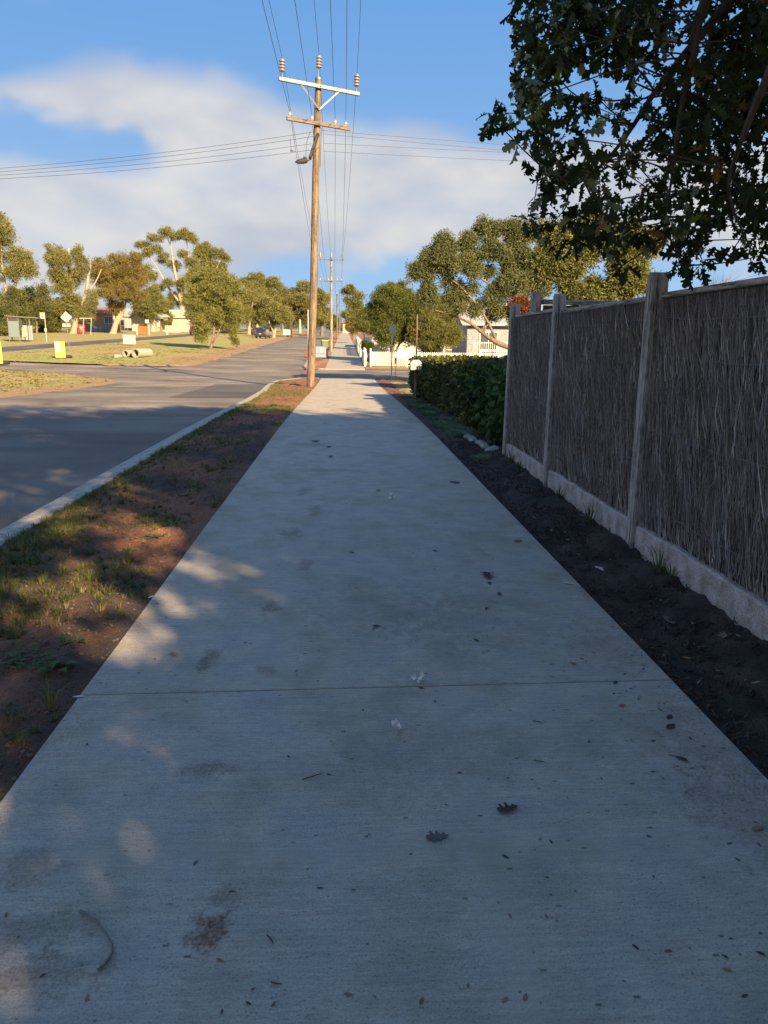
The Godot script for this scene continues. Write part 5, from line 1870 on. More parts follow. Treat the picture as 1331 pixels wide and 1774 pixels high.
# ---------------------------------------------------------------- trees
func trees() -> void:
	rng.seed = 81
	gum_leaves = [sprig(18, 0.55, 0.42, 0.055, 0.6), sprig(18, 0.6, 0.38, 0.05, 0.6)]
	fine_leaves = [sprig(26, 0.24, 0.13, 0.020, 0.1), sprig(22, 0.20, 0.12, 0.022, 0.0)]
	var olive := Color(0.115, 0.123, 0.042)
	var khaki := Color(0.26, 0.255, 0.085)
	var green := Color(0.055, 0.075, 0.026)
	var bright := Color(0.18, 0.20, 0.05)
	var g := "tall gums across the main road"
	tree("gum_tree", "gum at the left edge with a forked pale trunk behind the bus shelter", g, 112, [[[14, 580, 0.30], [14, 531, 0.26], [10, 500, 0.2], [4, 462, 0.12]], [[13, 525, 0.2], [24, 500, 0.16], [32, 481, 0.1], [36, 460, 0.06]]],
		[[2, 405, 17, 34], [-14, 440, 20, 40], [37, 452, 22, 20], [46, 466, 17, 14], [24, 470, 14, 16]], 2000, 0.68, olive, khaki, M.gum_bark, gum_leaves)
	for q in [[[20, 524, 24, 22, 105], "bushy dark green tree behind the bus shelter"], [[64, 518, 20, 22, 118], "rounded olive tree between shelter and lopped gum"], [[84, 545, 16, 26, 126], "dark conifer like tree behind the bus stop sign"], [[2, 545, 24, 28, 100], "dense bush at the left edge beyond the bus shelter"]]:
		var e: Array = q[0]
		tree("bushy_tree", q[1], "bushes behind the bus shelter", e[4], [[[e[0], 580, 0.14], [e[0], e[1] + 10, 0.1], [e[0], e[1], 0.05]]],
			[[e[0], e[1], e[2], e[3]], [e[0] - e[2] * 0.5, e[1] + e[3] * 0.9, e[2] * 0.8, e[3] * 0.7], [e[0] + e[2] * 0.5, e[1] + e[3] * 0.8, e[2] * 0.7, e[3] * 0.7], [e[0], e[1] + e[3] * 1.4, e[2], e[3] * 0.6]], 1800, 0.6, green, olive.lerp(khaki, 0.4), M.grey_bark, gum_leaves)
	tree("gum_tree", "gum with a lopped bare upright trunk and a leaning white trunk", g, 124, [[[127, 580, 0.5], [132, 556, 0.40], [141, 532, 0.3], [149, 508, 0.24], [153, 480, 0.2], [157, 459, 0.16]], [[136, 545, 0.2], [127, 520, 0.22], [121, 480, 0.24], [119, 431, 0.22]], [[146, 515, 0.14], [165, 490, 0.1], [176, 466, 0.06]]],
		[[95, 440, 16, 15], [104, 452, 18, 18], [133, 440, 9, 13], [98, 478, 14, 18], [112, 500, 18, 16], [143, 462, 10, 20], [133, 480, 12, 16], [124, 528, 22, 16], [108, 540, 18, 18], [160, 520, 10, 16], [150, 545, 14, 12]], 3600, 0.62, olive, khaki, M.gum_bark, gum_leaves)
	tree("gum_tree", "dense round crowned gum with bronze foliage on a thick leaning trunk", g, 131, [[[196, 580, 0.55], [201, 560, 0.42], [207, 545, 0.36], [213, 524, 0.24], [215, 495, 0.12]], [[203, 560, 0.3], [214, 540, 0.2], [220, 515, 0.12]], [[199, 556, 0.2], [194, 530, 0.2], [192, 505, 0.12]]],
		[[181, 462, 20, 15], [205, 455, 20, 14], [228, 458, 16, 18], [240, 478, 14, 22], [215, 480, 26, 22], [188, 486, 22, 22], [172, 476, 12, 18], [200, 508, 28, 17], [225, 506, 22, 18], [197, 532, 13, 9]], 5000, 0.62, Color(0.095, 0.095, 0.032), Color(0.27, 0.205, 0.065), M.gum_bark, gum_leaves)
	tree("gum_tree", "tallest umbrella crowned gum with many bare pale limbs", g, 185, [[[316, 578, 0.85], [316, 545, 0.7], [312, 510, 0.5], [303, 470, 0.3], [296, 425, 0.15]], [[313, 520, 0.3], [322, 480, 0.25], [326, 440, 0.15], [322, 410, 0.1]], [[312, 525, 0.3], [290, 495, 0.25], [270, 460, 0.15], [250, 435, 0.08]], [[314, 540, 0.3], [335, 505, 0.25], [345, 470, 0.14]], [[316, 550, 0.25], [290, 528, 0.2], [268, 505, 0.12]]],
		[[289, 402, 12, 7], [316, 404, 12, 7], [301, 410, 9, 6], [268, 413, 12, 6], [246, 426, 12, 6], [258, 436, 10, 6], [241, 444, 10, 6], [272, 430, 10, 6], [330, 413, 10, 7], [283, 447, 11, 8], [302, 460, 11, 8], [318, 440, 9, 6], [262, 478, 10, 8], [253, 466, 9, 6], [330, 455, 12, 9], [338, 475, 13, 12], [320, 490, 14, 12], [290, 490, 10, 9], [275, 500, 10, 8], [340, 505, 14, 12], [300, 520, 13, 12], [325, 525, 16, 14], [282, 530, 12, 12]], 4200, 0.8, olive, khaki, M.gum_bark, gum_leaves, 0.55, 0.07)
	tree("gum_tree", "umbrella gum with clustered rounded heads just right of the tallest gum", g, 200, [[[352, 580, 0.5], [352, 530, 0.4], [356, 480, 0.28], [354, 445, 0.15]], [[355, 500, 0.25], [370, 475, 0.18], [380, 455, 0.1]]],
		[[354, 427, 11, 7], [347, 441, 14, 8], [362, 440, 10, 7], [377, 438, 10, 9], [391, 449, 8, 9], [368, 458, 10, 7], [383, 463, 10, 7], [350, 462, 16, 9], [340, 475, 16, 10], [365, 480, 18, 10], [390, 490, 16, 14], [345, 500, 18, 14]], 2800, 0.95, olive, khaki, M.gum_bark, gum_leaves, 0.55, 0.07)
	tree("gum_sapling", "bushy mid green gum with low leafy branches on the median", "trees on the median", 78, [[[364, 606, 0.16], [368, 592, 0.13], [371, 570, 0.11], [373, 540, 0.08], [374, 505, 0.04]], [[367, 596, 0.09], [374, 585, 0.08], [385, 560, 0.06], [394, 530, 0.03]], [[371, 566, 0.07], [355, 548, 0.05], [345, 525, 0.03]]],
		[[345, 487, 17, 14], [366, 480, 20, 15], [390, 488, 20, 16], [405, 505, 16, 17], [372, 508, 30, 20], [343, 514, 18, 20], [360, 540, 24, 18], [395, 535, 26, 20], [335, 540, 13, 14], [352, 566, 18, 12], [388, 564, 18, 14], [405, 575, 9, 14], [407, 590, 5, 8], [350, 586, 10, 8], [413, 545, 10, 16]], 4300, 0.46, Color(0.12, 0.135, 0.04), Color(0.26, 0.265, 0.078), M.grey_bark, gum_leaves, 0.5, 0.03)
	g = "gums along the median"
	tree("gum_tree", "small leaning gum beside the dark navy car", g, 140, [[[474, 584, 0.28], [477, 572, 0.22], [484, 562, 0.16], [490, 552, 0.08]], [[475, 578, 0.16], [468, 562, 0.12], [464, 550, 0.06]]], [[470, 548, 15, 12], [487, 545, 16, 13], [478, 536, 14, 9], [498, 552, 8, 8]], 1500, 0.7, olive, khaki, M.gum_bark, gum_leaves)
	tree("gum_tree", "dark trunked gum left of the lamp pole", g, 150, [[[502, 584, 0.45], [503, 565, 0.38], [510, 545, 0.25], [516, 525, 0.12]], [[504, 560, 0.25], [522, 540, 0.16], [530, 525, 0.08]]], [[510, 522, 16, 11], [527, 524, 14, 13], [498, 530, 12, 10], [520, 540, 17, 10], [535, 540, 9, 11]], 1900, 0.75, Color(0.085, 0.07, 0.03), khaki, M.dark_bark, gum_leaves, 0.5, 0.07)
	tree("gum_tree", "broad olive gum right of the median sapling", g, 165, [[[432, 582, 0.4], [432, 560, 0.3], [436, 535, 0.2], [440, 515, 0.1]]], [[425, 520, 17, 16], [445, 517, 18, 16], [460, 530, 16, 14], [420, 545, 16, 14], [440, 542, 22, 14], [412, 530, 11, 16], [455, 552, 14, 10]], 2800, 0.8, olive, khaki, M.gum_bark, gum_leaves)
	tree("gum_tree", "flat topped gum rising above the olive gum", g, 190, [[[446, 582, 0.4], [446, 530, 0.3], [446, 500, 0.15], [445, 488, 0.1]], [[446, 515, 0.18], [465, 498, 0.1], [478, 492, 0.06]]], [[428, 488, 13, 6], [444, 480, 12, 5], [457, 487, 10, 5], [471, 487, 11, 5], [484, 496, 7, 5], [440, 498, 14, 7], [462, 503, 14, 7]], 1500, 0.9, olive, khaki, M.gum_bark, gum_leaves, 0.55)
	tree("gum_tree", "tall sparse gum close left of the lamp pole", g, 210, [[[520, 580, 0.35], [520, 540, 0.28], [522, 512, 0.15], [526, 498, 0.08]], [[521, 525, 0.15], [514, 512, 0.1], [511, 505, 0.06]]], [[511, 505, 8, 4], [527, 495, 10, 6], [536, 503, 5, 4], [522, 518, 10, 6]], 700, 0.95, olive, khaki, M.gum_bark, gum_leaves, 0.55)
	tree("gum_tree", "gum seen between the first two power poles", g, 175, [[[558, 580, 0.4], [558, 560, 0.3], [556, 535, 0.2], [555, 515, 0.1]]], [[552, 512, 10, 8], [562, 520, 10, 9], [549, 530, 10, 10], [560, 540, 12, 10], [555, 552, 14, 9]], 1700, 0.8, olive, khaki, M.grey_bark, gum_leaves)
	# the far row that closes the view on the left
	var names := ["first", "second", "third", "fourth", "fifth", "sixth", "seventh", "eighth", "ninth", "tenth", "eleventh", "twelfth"]
	var far := [[-30, 540, 24], [100, 556, 16], [158, 556, 14], [258, 520, 20], [278, 550, 14], [345, 545, 18], [400, 540, 18], [470, 522, 20], [490, 515, 18], [505, 545, 14], [540, 548, 14], [575, 556, 9]]
	for i in far.size():
		var e: Array = far[i]
		var s: float = e[2]
		tree("background_tree", "%s tree from the left in the far row behind the houses and gums" % names[i], "far row of trees", 215.0 + (i % 3) * 14.0 if e[0] > 300 else 160.0 + (i % 3) * 10.0, [[[e[0], 582, 0.4], [e[0], e[1] + s * 0.4, 0.3], [e[0] + 3, e[1], 0.12]]],
			[[e[0] - s * 0.5, e[1] + 4, s * 0.8, s * 0.6], [e[0] + s * 0.6, e[1] + 2, s * 0.75, s * 0.6], [e[0], e[1] - s * 0.5, s * 0.75, s * 0.5], [e[0], e[1] + s * 0.7, s * 1.1, s * 0.6]], 1300, 1.0, green.lerp(olive, 0.6), khaki.lerp(olive, 0.3), M.grey_bark, gum_leaves)
	# low distant bush along the rise
	var base0 := on(-20, 300)
	var heads := []
	for k in 90:
		var x := -170.0 + k * 3.4
		heads.append([on(x, 295 + rand(0, 30), rand(1.0, 3.0)) - base0, Vector3(rand(3, 5), rand(2.2, 4.2), 4)])
	var wood := thing("distant_wood", "low band of far bush closing the end of the road", "bush", base0)
	wood.set_meta("kind", "stuff")
	crown(wood, heads, 5200, gum_leaves, 1.6, green, olive, 0.6)
	# right of the footpath, far
	tree("gum_tree", "slender gum standing right of the far power poles", "garden trees by the far footpath", 135, [[[613, 583, 0.22], [613, 560, 0.18], [615, 535, 0.12], [612, 512, 0.06]]], [[606, 504, 11, 8], [620, 512, 8, 6], [616, 528, 12, 8], [604, 520, 6, 5], [622, 540, 12, 9], [606, 545, 12, 8]], 1500, 0.65, green, khaki, M.grey_bark, gum_leaves, 0.5)
	tree("garden_shrub", "bright green shrub behind the paling fence by the far footpath", "garden trees by the far footpath", 84, [[[630, 588, 0.06], [630, 565, 0.03]]], [[626, 555, 9, 12], [636, 548, 9, 12], [631, 566, 12, 9], [641, 562, 9, 12]], 1300, 0.4, green, bright, M.grey_bark, gum_leaves)
	tree("garden_shrub", "brownish shrub at the bend of the far footpath", "garden trees by the far footpath", 112, [[[612, 586, 0.06], [611, 570, 0.03]]], [[608, 560, 7, 9], [617, 563, 8, 9], [612, 570, 9, 6], [604, 568, 4, 6]], 900, 0.45, Color(0.07, 0.05, 0.025), khaki, M.grey_bark, gum_leaves)
	tree("garden_shrub", "small round shrub inside the corner of the white pickets", "garden trees by the far footpath", 54, [[[635, 606, 0.03], [635, 598, 0.02]]], [[632, 598, 7, 6], [641, 602, 7, 7]], 450, 0.24, green, Color(0.07, 0.095, 0.03), M.grey_bark, gum_leaves)
	tree("round_tree", "dense rounded green tree behind the picket corner", "trees behind the picket fence", 56, [[[680, 630, 0.2], [680, 590, 0.16], [684, 555, 0.08]], [[684, 612, 0.1], [700, 580, 0.06]]],
		[[672, 512, 24, 18], [690, 507, 22, 16], [662, 535, 19, 24], [655, 562, 15, 28], [680, 545, 30, 32], [706, 528, 20, 24], [672, 580, 22, 22], [700, 565, 24, 28], [715, 548, 16, 24]], 7000, 0.34, Color(0.05, 0.08, 0.022), Color(0.16, 0.185, 0.045), M.grey_bark, gum_leaves, 0.4, 0.03)
	tree("round_tree", "lighter bushy tree between the rounded tree and the house", "trees behind the picket fence", 55, [[[752, 630, 0.16], [752, 590, 0.12], [750, 560, 0.06]]],
		[[735, 535, 18, 18], [755, 530, 20, 18], [775, 550, 18, 20], [740, 562, 22, 24], [765, 578, 24, 22], [785, 580, 14, 18], [722, 580, 16, 22], [745, 596, 22, 14]], 4300, 0.33, Color(0.075, 0.09, 0.03), Color(0.20, 0.20, 0.055), M.grey_bark, gum_leaves, 0.5, 0.03)
	tree("feathery_tree", "airy wide tree with bare lower limbs rising behind the hedge", "trees in the garden behind the hedge", 31, [[[940, 690, 0.20], [932, 630, 0.17], [915, 570, 0.13], [890, 510, 0.09], [865, 450, 0.05], [850, 405, 0.02]], [[930, 612, 0.12], [892, 604, 0.11], [862, 594, 0.10], [838, 578, 0.08], [815, 560, 0.05], [780, 545, 0.025], [745, 535, 0.012]], [[905, 550, 0.07], [940, 490, 0.05], [955, 430, 0.02]], [[895, 520, 0.06], [830, 480, 0.04], [775, 435, 0.015]], [[862, 594, 0.06], [835, 540, 0.045], [790, 490, 0.03], [745, 465, 0.01]], [[838, 578, 0.05], [850, 520, 0.04], [835, 450, 0.02]]],
		[[757, 432, 26, 20], [795, 415, 30, 20], [840, 405, 34, 18], [885, 402, 32, 20], [735, 462, 16, 22], [775, 465, 30, 24], [820, 450, 36, 26], [868, 440, 36, 28], [905, 430, 26, 34], [800, 500, 34, 20], [850, 495, 36, 24], [900, 485, 30, 30], [750, 505, 20, 18], [870, 535, 34, 18], [905, 540, 26, 24], [930, 455, 26, 40], [925, 500, 24, 30], [760, 455, 30, 24], [715, 470, 10, 12], [950, 420, 22, 26], [815, 535, 26, 12]], 7000, 0.72, Color(0.075, 0.098, 0.046), Color(0.205, 0.22, 0.095), M.grey_bark, fine_leaves, 0.6, 0.016, 5)
	tree("feathery_tree", "sunlit yellow green tree showing above the brush fence", "trees in the garden behind the hedge", 23, [[[1012, 760, 0.16], [1010, 640, 0.13], [1000, 560, 0.10], [985, 490, 0.06], [975, 430, 0.03]], [[1003, 580, 0.08], [1040, 510, 0.06], [1075, 440, 0.02]], [[1000, 560, 0.07], [1090, 520, 0.04], [1120, 460, 0.02]]],
		[[945, 425, 28, 28], [985, 410, 32, 26], [1030, 412, 34, 24], [1075, 415, 34, 24], [1115, 430, 28, 28], [960, 470, 34, 30], [1010, 460, 40, 30], [1065, 462, 40, 30], [1115, 475, 30, 26], [985, 510, 34, 20], [1050, 508, 40, 20]], 4200, 0.8, Color(0.085, 0.105, 0.036), Color(0.25, 0.255, 0.085), M.dark_bark, fine_leaves, 0.55, 0.016, 4)
	tree("russet_shrub", "russet leaved sprig by the far end of the brush fence", "", 20, [[[902, 660, 0.03], [900, 580, 0.02], [902, 540, 0.01]]], [[900, 530, 14, 9], [912, 540, 10, 8], [894, 545, 8, 8]], 260, 0.6, Color(0.14, 0.045, 0.02), Color(0.2, 0.09, 0.03), M.dark_bark, fine_leaves)
	# bare twigs above the fence
	var base := on(sight(1240, 520, 12).x, 12)
	var bt := thing("bare_shrub", "leafless twiggy shrub tip showing above the brush fence", "shrub", base)
	var mb := MB.new()
	var head := sight(1240, 520, 12) - base
	limb(mb, Vector3.ZERO, head, 0.025, 0.012, 0.05)
	for k in 26:
		var tip := sight(1240 + rand(-42, 46), 480 + rand(-18, 25), 12 + rand(-0.3, 0.3)) - base
		var run := limb(mb, head, tip, 0.005, 0.0015, 0.12, 4, 4)
		for q in 2:
			limb(mb, run[2], run[2] + Vector3(rng.randfn() * 0.1, 0.12, rng.randfn() * 0.1), 0.002, 0.001, 0.1, 3, 3)
	put("branches", mb, M.grey_bark, bt)

# ---------------------------------------------------------------- hedge and plants
func hedge() -> void:
	rng.seed = 91
	hedge_leaves = [sprig(12, 0.10, 0.075, 0.022, 0.0, true), sprig(10, 0.09, 0.07, 0.024, 0.0, true)]
	var big := [sprig(11, 0.13, 0.11, 0.034, 0.15, true)]
	var base := on(2.6, 17.5)
	var t := thing("hedge", "clipped dark green hedge between footpath and garden", "hedge", base)
	var mb := MB.new()
	for k in 90:
		var d := rand(13.3, 21.6)
		var a := on(rand(2.3, 3.0), d, -0.05) - base
		limb(mb, a, a + Vector3(rand(-0.35, 0.35), rand(0.6, 0.95), rand(-0.3, 0.3)), 0.016, 0.005, 0.1, 3, 5)
	put("stems", mb, M.grey_bark, t)
	for layer in 2:
		var xf := [[], []]
		var cl := [[], []]
		for i in (9000 if layer == 0 else 3500):
			var d := rand(12.9, 21.9)
			var bulge := 0.14 * nz.get_noise_2d(d * 5.0, 3.0) + 0.10 * nz.get_noise_2d(d * 14.0, 8.0)
			var x0 := 2.13 - 0.22 * smooth(19.3, 21.8, d) - 0.6 * bulge
			var top := 1.04 + 0.05 * nz.get_noise_2d(d * 7.0, 1.0) + 0.05 * nz2.get_noise_2d(d * 20.0, 2.0)
			var x := 0.0
			var y := 0.0
			if layer == 0:   # faces
				var f := rng.randf()
				if f < 0.55:
					y = rand(0.06, top); x = x0 + absf(rng.randfn()) * 0.10 + 0.16 * smooth(0.45, 0.0, y)
				elif f < 0.88:
					y = top - absf(rng.randfn()) * 0.06; x = rand(x0, 3.5)
				else:
					y = rand(0.05, top); x = rand(x0, 3.4); d = (21.9 if rng.randf() < 0.75 else 12.9) + rng.randfn() * 0.07
			else:
				y = rand(0.1, top); x = rand(x0 + 0.1, 3.3)
			xf[i % 2].append(Transform3D(random_basis(rand(0.75, 1.2)), on(x, d, y) - base))
			var q := rng.randf()
			var c := Color(0.042, 0.062, 0.022).lerp(Color(0.125, 0.135, 0.038), q * rng.randf())
			if rng.randf() < 0.10:
				c = Color(0.22, 0.19, 0.05)
			cl[i % 2].append(c)
		for k in 2:
			many("foliage", hedge_leaves[k], M.leaf, xf[k], cl[k], t)
	# the fresher shrub at the near end
	base = on(2.75, 11.6)
	t = thing("green_shrub", "fresh green broad leaved shrub at the end post of the brush fence", "shrub", base)
	mb = MB.new()
	for k in 22:
		var a := on(rand(2.5, 3.1), rand(10.9, 12.6), -0.05) - base
		limb(mb, a, a + Vector3(rand(-0.5, 0.3), rand(0.7, 1.0), rand(-0.4, 0.5)), 0.014, 0.004, 0.1, 3, 5)
	put("stems", mb, M.grey_bark, t)
	var bl := []
	for q in [[2.55, 0.62, 10.6, 0.42, 0.36, 0.35], [2.45, 0.72, 11.2, 0.40, 0.34, 0.45], [2.45, 0.75, 11.9, 0.42, 0.32, 0.5], [2.5, 0.70, 12.6, 0.44, 0.34, 0.5], [2.9, 0.80, 11.4, 0.55, 0.30, 0.8], [3.1, 0.75, 12.4, 0.6, 0.32, 0.7], [2.5, 0.30, 11.0, 0.38, 0.28, 0.5], [2.45, 0.32, 12.0, 0.36, 0.28, 0.6]]:
		bl.append([on(q[0], q[2], q[1]) - base, Vector3(q[3], q[4], q[5])])
	crown(t, bl, 3600, big, 0.85, Color(0.032, 0.066, 0.018), Color(0.075, 0.125, 0.034), 0.4, "foliage")

func tuft_mesh(n: int, h: float, w: float, spread: float) -> ArrayMesh:
	var mb := MB.new()
	for i in n:
		var a := rand(0, TAU)
		var o := Vector3(cos(a), 0, sin(a))
		var p := o * rand(0.0, 0.25) * spread
		var side := Vector3(-o.z, 0, o.x) * w * rand(0.7, 1.2)
		var hh := h * rand(0.6, 1.15)
		var lean := spread * rand(0.3, 1.1)
		var m := p + o * lean * 0.35 + Vector3(0, hh * 0.6, 0)
		var tip := p + o * lean + Vector3(0, hh * rand(0.7, 1.0), 0)
		var k := rand(0.75, 1.2)
		mb.col = Color(k, k, k * 0.9)
		mb.tri(p - side, p + side, m + side * 0.7)
		mb.tri(p - side, m + side * 0.7, m - side * 0.7)
		mb.tri(m - side * 0.7, m + side * 0.7, tip)
	return mb.mesh()

func rosette(n: int, l: float, w: float) -> ArrayMesh:   # broad leaves lying flat
	var mb := MB.new()
	for i in n:
		var a := TAU * i / n + rand(-0.3, 0.3)
		var b := Basis(Vector3.UP, a) * Basis(Vector3.RIGHT, -rand(0.9, 1.4))
		var k := rand(0.8, 1.2)
		mb.col = Color(k, k, k)
		leaf_shape(mb, Transform3D(b, Vector3(rand(-0.04, 0.04), 0.01, rand(-0.04, 0.04))), l * rand(0.6, 1.1), w, 0.3)
	return mb.mesh()

func plants() -> void:
	rng.seed = 95
	var tufts := [tuft_mesh(11, 0.06, 0.0022, 0.05), tuft_mesh(8, 0.045, 0.0022, 0.06)]
	var xf := [[], []]
	var cl := [[], []]
	var tries := 0
	while xf[0].size() + xf[1].size() < 9000 and tries < 90000:
		tries += 1
		var d := 2.0 + 32.0 * pow(rng.randf(), 1.5)
		var l := verge_left(d)
		var x := rand(l, -1.08)
		var g := verge_grass(x, d)
		if rng.randf() > g * 0.85 + 0.03:
			continue
		var s := rand(0.5, 1.15) * (0.8 + 0.5 * g)
		xf[tries % 2].append(Transform3D(Basis(Vector3.UP, rand(0, TAU)).scaled(Vector3(s, s * rand(0.6, 1.2), s)), on(x, d, verge_lift(x, d) - 0.004)))
		var c := Color(0.055, 0.085, 0.028).lerp(Color(0.15, 0.155, 0.05), rng.randf())
		if rng.randf() < 0.22 or d > 18.0 and rng.randf() < 0.4:
			c = Color(0.24, 0.19, 0.09)
		cl[tries % 2].append(c)
	for k in 2:
		var o := many("verge_grass", tufts[k], M.grass, xf[k], cl[k], self)
		tag(o, ["sparse green grass growing through the red verge soil", "short thin grass scattered over the red verge soil"][k], "grass")
	# grey green grass between path and hedge
	xf = [[], []]; cl = [[], []]
	for i in 9500:
		var d := rand(9.2, 22.5)
		var x := 1.62 + absf(rng.randfn()) * 0.22 + 0.10 * nz.get_noise_2d(d * 6.0, 2.0)
		if x > 2.2 or d < 11.5 and rng.randf() < 0.5 and x < 1.85:
			continue
		if nz.get_noise_2d(x * 6.0 + 11.0, d * 4.0) < -0.16:
			continue
		var s := rand(0.8, 1.7)
		xf[i % 2].append(Transform3D(Basis(Vector3.UP, rand(0, TAU)).scaled(Vector3(s, s, s)), on(x, d, -0.012)))
		cl[i % 2].append(Color(0.115, 0.17, 0.10).lerp(Color(0.22, 0.26, 0.14), rng.randf()))
	for k in 2:
		tag(many("hedge_grass", tufts[k], M.grass, xf[k], cl[k], self), ["soft grey green grass along the hedge foot", "low grey green grass beside the hedge and path edge"][k], "grass")
	# dry grass on island and median
	var dry := tuft_mesh(9, 0.11, 0.012, 0.14)
	xf = [[]]; cl = [[]]
	for i in 9000:
		var far := rng.randf() < 0.55
		var d := rand(48.3, 85.0) if far else rand(14.0, 39.2)
		var r := median_right(d) if far else island_right(d)
		var l := median_left(d) if far else -24.0
		var x := rand(l, r - 0.1)
		var dirt := smooth(2.5, 0.0, r - x)
		if rng.randf() < dirt * 0.85:
			continue
		var s := rand(0.5, 1.1)
		xf[0].append(Transform3D(Basis(Vector3.UP, rand(0, TAU)).scaled(Vector3(s * 1.5, s * 0.7, s * 1.5)), on(x, d, -0.07)))
		cl[0].append(lawn_tint(x, d).lerp(Color(0.30, 0.24, 0.10), rng.randf() * 0.6))
	tag(many("dry_grass", dry, M.grass, xf[0], cl[0], self), "short dry yellow grass on the road islands", "grass")
	# crumbs of soil on the verge and mulch in the bed
	var crumb := MB.new()
	crumb.box(Transform3D(Basis(Vector3(1, 1, 0).normalized(), 0.5), Vector3.ZERO), Vector3(1.0, 0.55, 0.8), 0.2)
	var cm := crumb.mesh()
	xf = [[], []]; cl = [[], []]
	for i in 9000:
		var d := 1.6 + 20.0 * pow(rng.randf(), 1.7)
		var x := rand(verge_left(d) + 0.05, -1.08)
		var s := rand(0.004, 0.020)
		if rng.randf() < 0.05: s *= 1.7
		xf[0].append(Transform3D(random_basis(s), on(x, d, verge_lift(x, d))))
		var c := verge_tint(x, d)
		cl[0].append(c.lerp(Color(0.16, 0.13, 0.11), rng.randf() * 0.5))
	for i in 7000:
		var d := 1.6 + 10.0 * pow(rng.randf(), 1.5)
		var x := rand(1.44, 2.10)
		var s := rand(0.005, 0.022)
		xf[1].append(Transform3D(random_basis(s) * Basis().scaled(Vector3(rand(0.6, 2.6), 0.6, 0.7)), on(x, d, rand(-0.018, 0.002))))
		var c := Color(0.020, 0.016, 0.013).lerp(Color(0.075, 0.054, 0.042), pow(rng.randf(), 1.7))
		if rng.randf() < 0.035:
			c = Color(0.24, 0.19, 0.15)
		cl[1].append(c)
	tag(many("soil_crumbs", cm, M.chips, xf[0], cl[0], self), "loose crumbs of red soil on the verge", "soil")
	tag(many("garden_mulch", cm, M.chips, xf[1], cl[1], self), "dark mulch and soil crumbs below the brush fence", "mulch")
	# weeds one can tell apart
	var tall := tuft_mesh(16, 0.17, 0.0035, 0.12)
	var wide := tuft_mesh(20, 0.09, 0.004, 0.13)
	var ros := rosette(9, 0.10, 0.022)
	var clover := MB.new()
	for k in 40:
		var a := rand(0, TAU)
		var p := Vector3(cos(a), 0, sin(a)) * 0.13 * sqrt(rng.randf())
		var q := rand(0.8, 1.2)
		clover.col = Color(q, q, q)
		for e in 3:
			leaf_shape(clover, Transform3D(Basis(Vector3.UP, e * TAU / 3.0 + a) * Basis(Vector3.RIGHT, -1.3), p + Vector3(0, rand(0.02, 0.04), 0)), 0.022, 0.010, 0.2)
	var clm := clover.mesh()
	var list := [[90, 745, "z", tall, "tall bright grass tuft where sunlight falls beside the kerb"], [185, 890, "z", wide, "spreading grass tuft at the left edge of the verge"], [370, 760, "z", wide, "wide grass tuft in the middle of the shaded verge"], [215, 745, "z", tall, "sunlit yellow grass tuft near the kerb"], [640, 570, "z", ros, "leafy green weed on the dark verge soil"], [500, 560, "z", wide, "low grass clump left of the leafy weed"], [750, 525, "z", ros, "small green weed near the path edge"], [720, 455, "z", tall, "upright dry seed stalk on the verge"], [110, 1222, "z", clm, "bright clover patch on the near verge"], [235, 1250, "z", ros, "small green weed beside the clover patch"], [210, 1400, "z", tall, "thin grass tuft low on the near verge"], [70, 1100, "z", wide, "small grass tuft left on the near verge"], [300, 1140, "z", ros, "tiny weed between two sun flecks on the verge"], [370, 890, "z", wide, "grass tuft lit by a sun fleck"], [720, 650, "z", ros, "flat weed by the footpath edge"], [640, 705, "z", ros, "pale flat weed in shaded soil"], [530, 800, "z", tall, "few upright grass blades in the mid verge"], [20, 930, "z", wide, "grass tuft at the frame edge beside the kerb"]]
	for q in list:
		var u: float = q[0] * 0.4207
		var v: float = 640.0 + q[1] * 0.4207
		var r := sight(u, v, 5.0) - Vector3(0, EYE, 0)
		var p := r * (EYE / -r.y)
		var o := part("grass_tuft" if q[3] == tall or q[3] == wide else "weed", q[3], M.grass_green if q[3] != tall else M.grass_yellow, self)
		o.position = on(p.x, -p.z, verge_lift(p.x, -p.z) - 0.004)
		o.rotation.y = rand(0, TAU)
		o.scale = Vector3.ONE * rand(0.75, 1.0)
		tag(o, q[4], "grass" if q[3] == tall or q[3] == wide else "weed", "weeds on the verge")
	for q in [[1190, 985, tall, "pale grass tuft growing up the brush fence plinth"], [1165, 1000, wide, "low green tuft at the foot of the plinth"], [985, 860, wide, "bright green weed by the second fence post"], [915, 810, wide, "green weed at the far end of the plinth"], [895, 800, tall, "grassy weed at the end post of the brush fence"], [1020, 905, tall, "thin pale grass against the middle plinth"], [930, 815, ros, "leafy weed just before the end of the plinth"]]:
		var r := sight(q[0], q[1], 5.0) - Vector3(0, EYE, 0)
		var p := r * (EYE / -r.y)
		p.x = minf(p.x, 2.05)
		var o := part("weed", q[2], M.grass_green, self)
		o.position = on(p.x, -p.z, -0.02)
		o.rotation.y = rand(0, TAU)
		o.scale = Vector3.ONE * rand(1.2, 1.6)
		tag(o, q[3], "weed", "weeds along the brush fence")
	# pale edging stones by the hedge
	var st := MB.new()
	st.box(Transform3D(Basis(Vector3(0.3, 1, 0.2).normalized(), 0.3), Vector3.ZERO), Vector3(0.20, 0.08, 0.12), 0.03)
	var sm := st.mesh()
	var ord := ["nearest", "second", "third", "fourth", "fifth", "sixth", "farthest"]
	for k in 7:
		var o := part("edging_stone", sm, M.stone, self)
		o.position = on(2.0 - 0.022 * k + rand(-0.03, 0.03), 10.3 + k * 0.33, 0.0)
		o.rotation = Vector3(rand(-0.1, 0.1), rand(0, 3.0), rand(-0.15, 0.15))
		tag(o, "%s pale edging stone from the brush fence in the grassy row" % ord[k], "stone", "edging stones by the hedge")

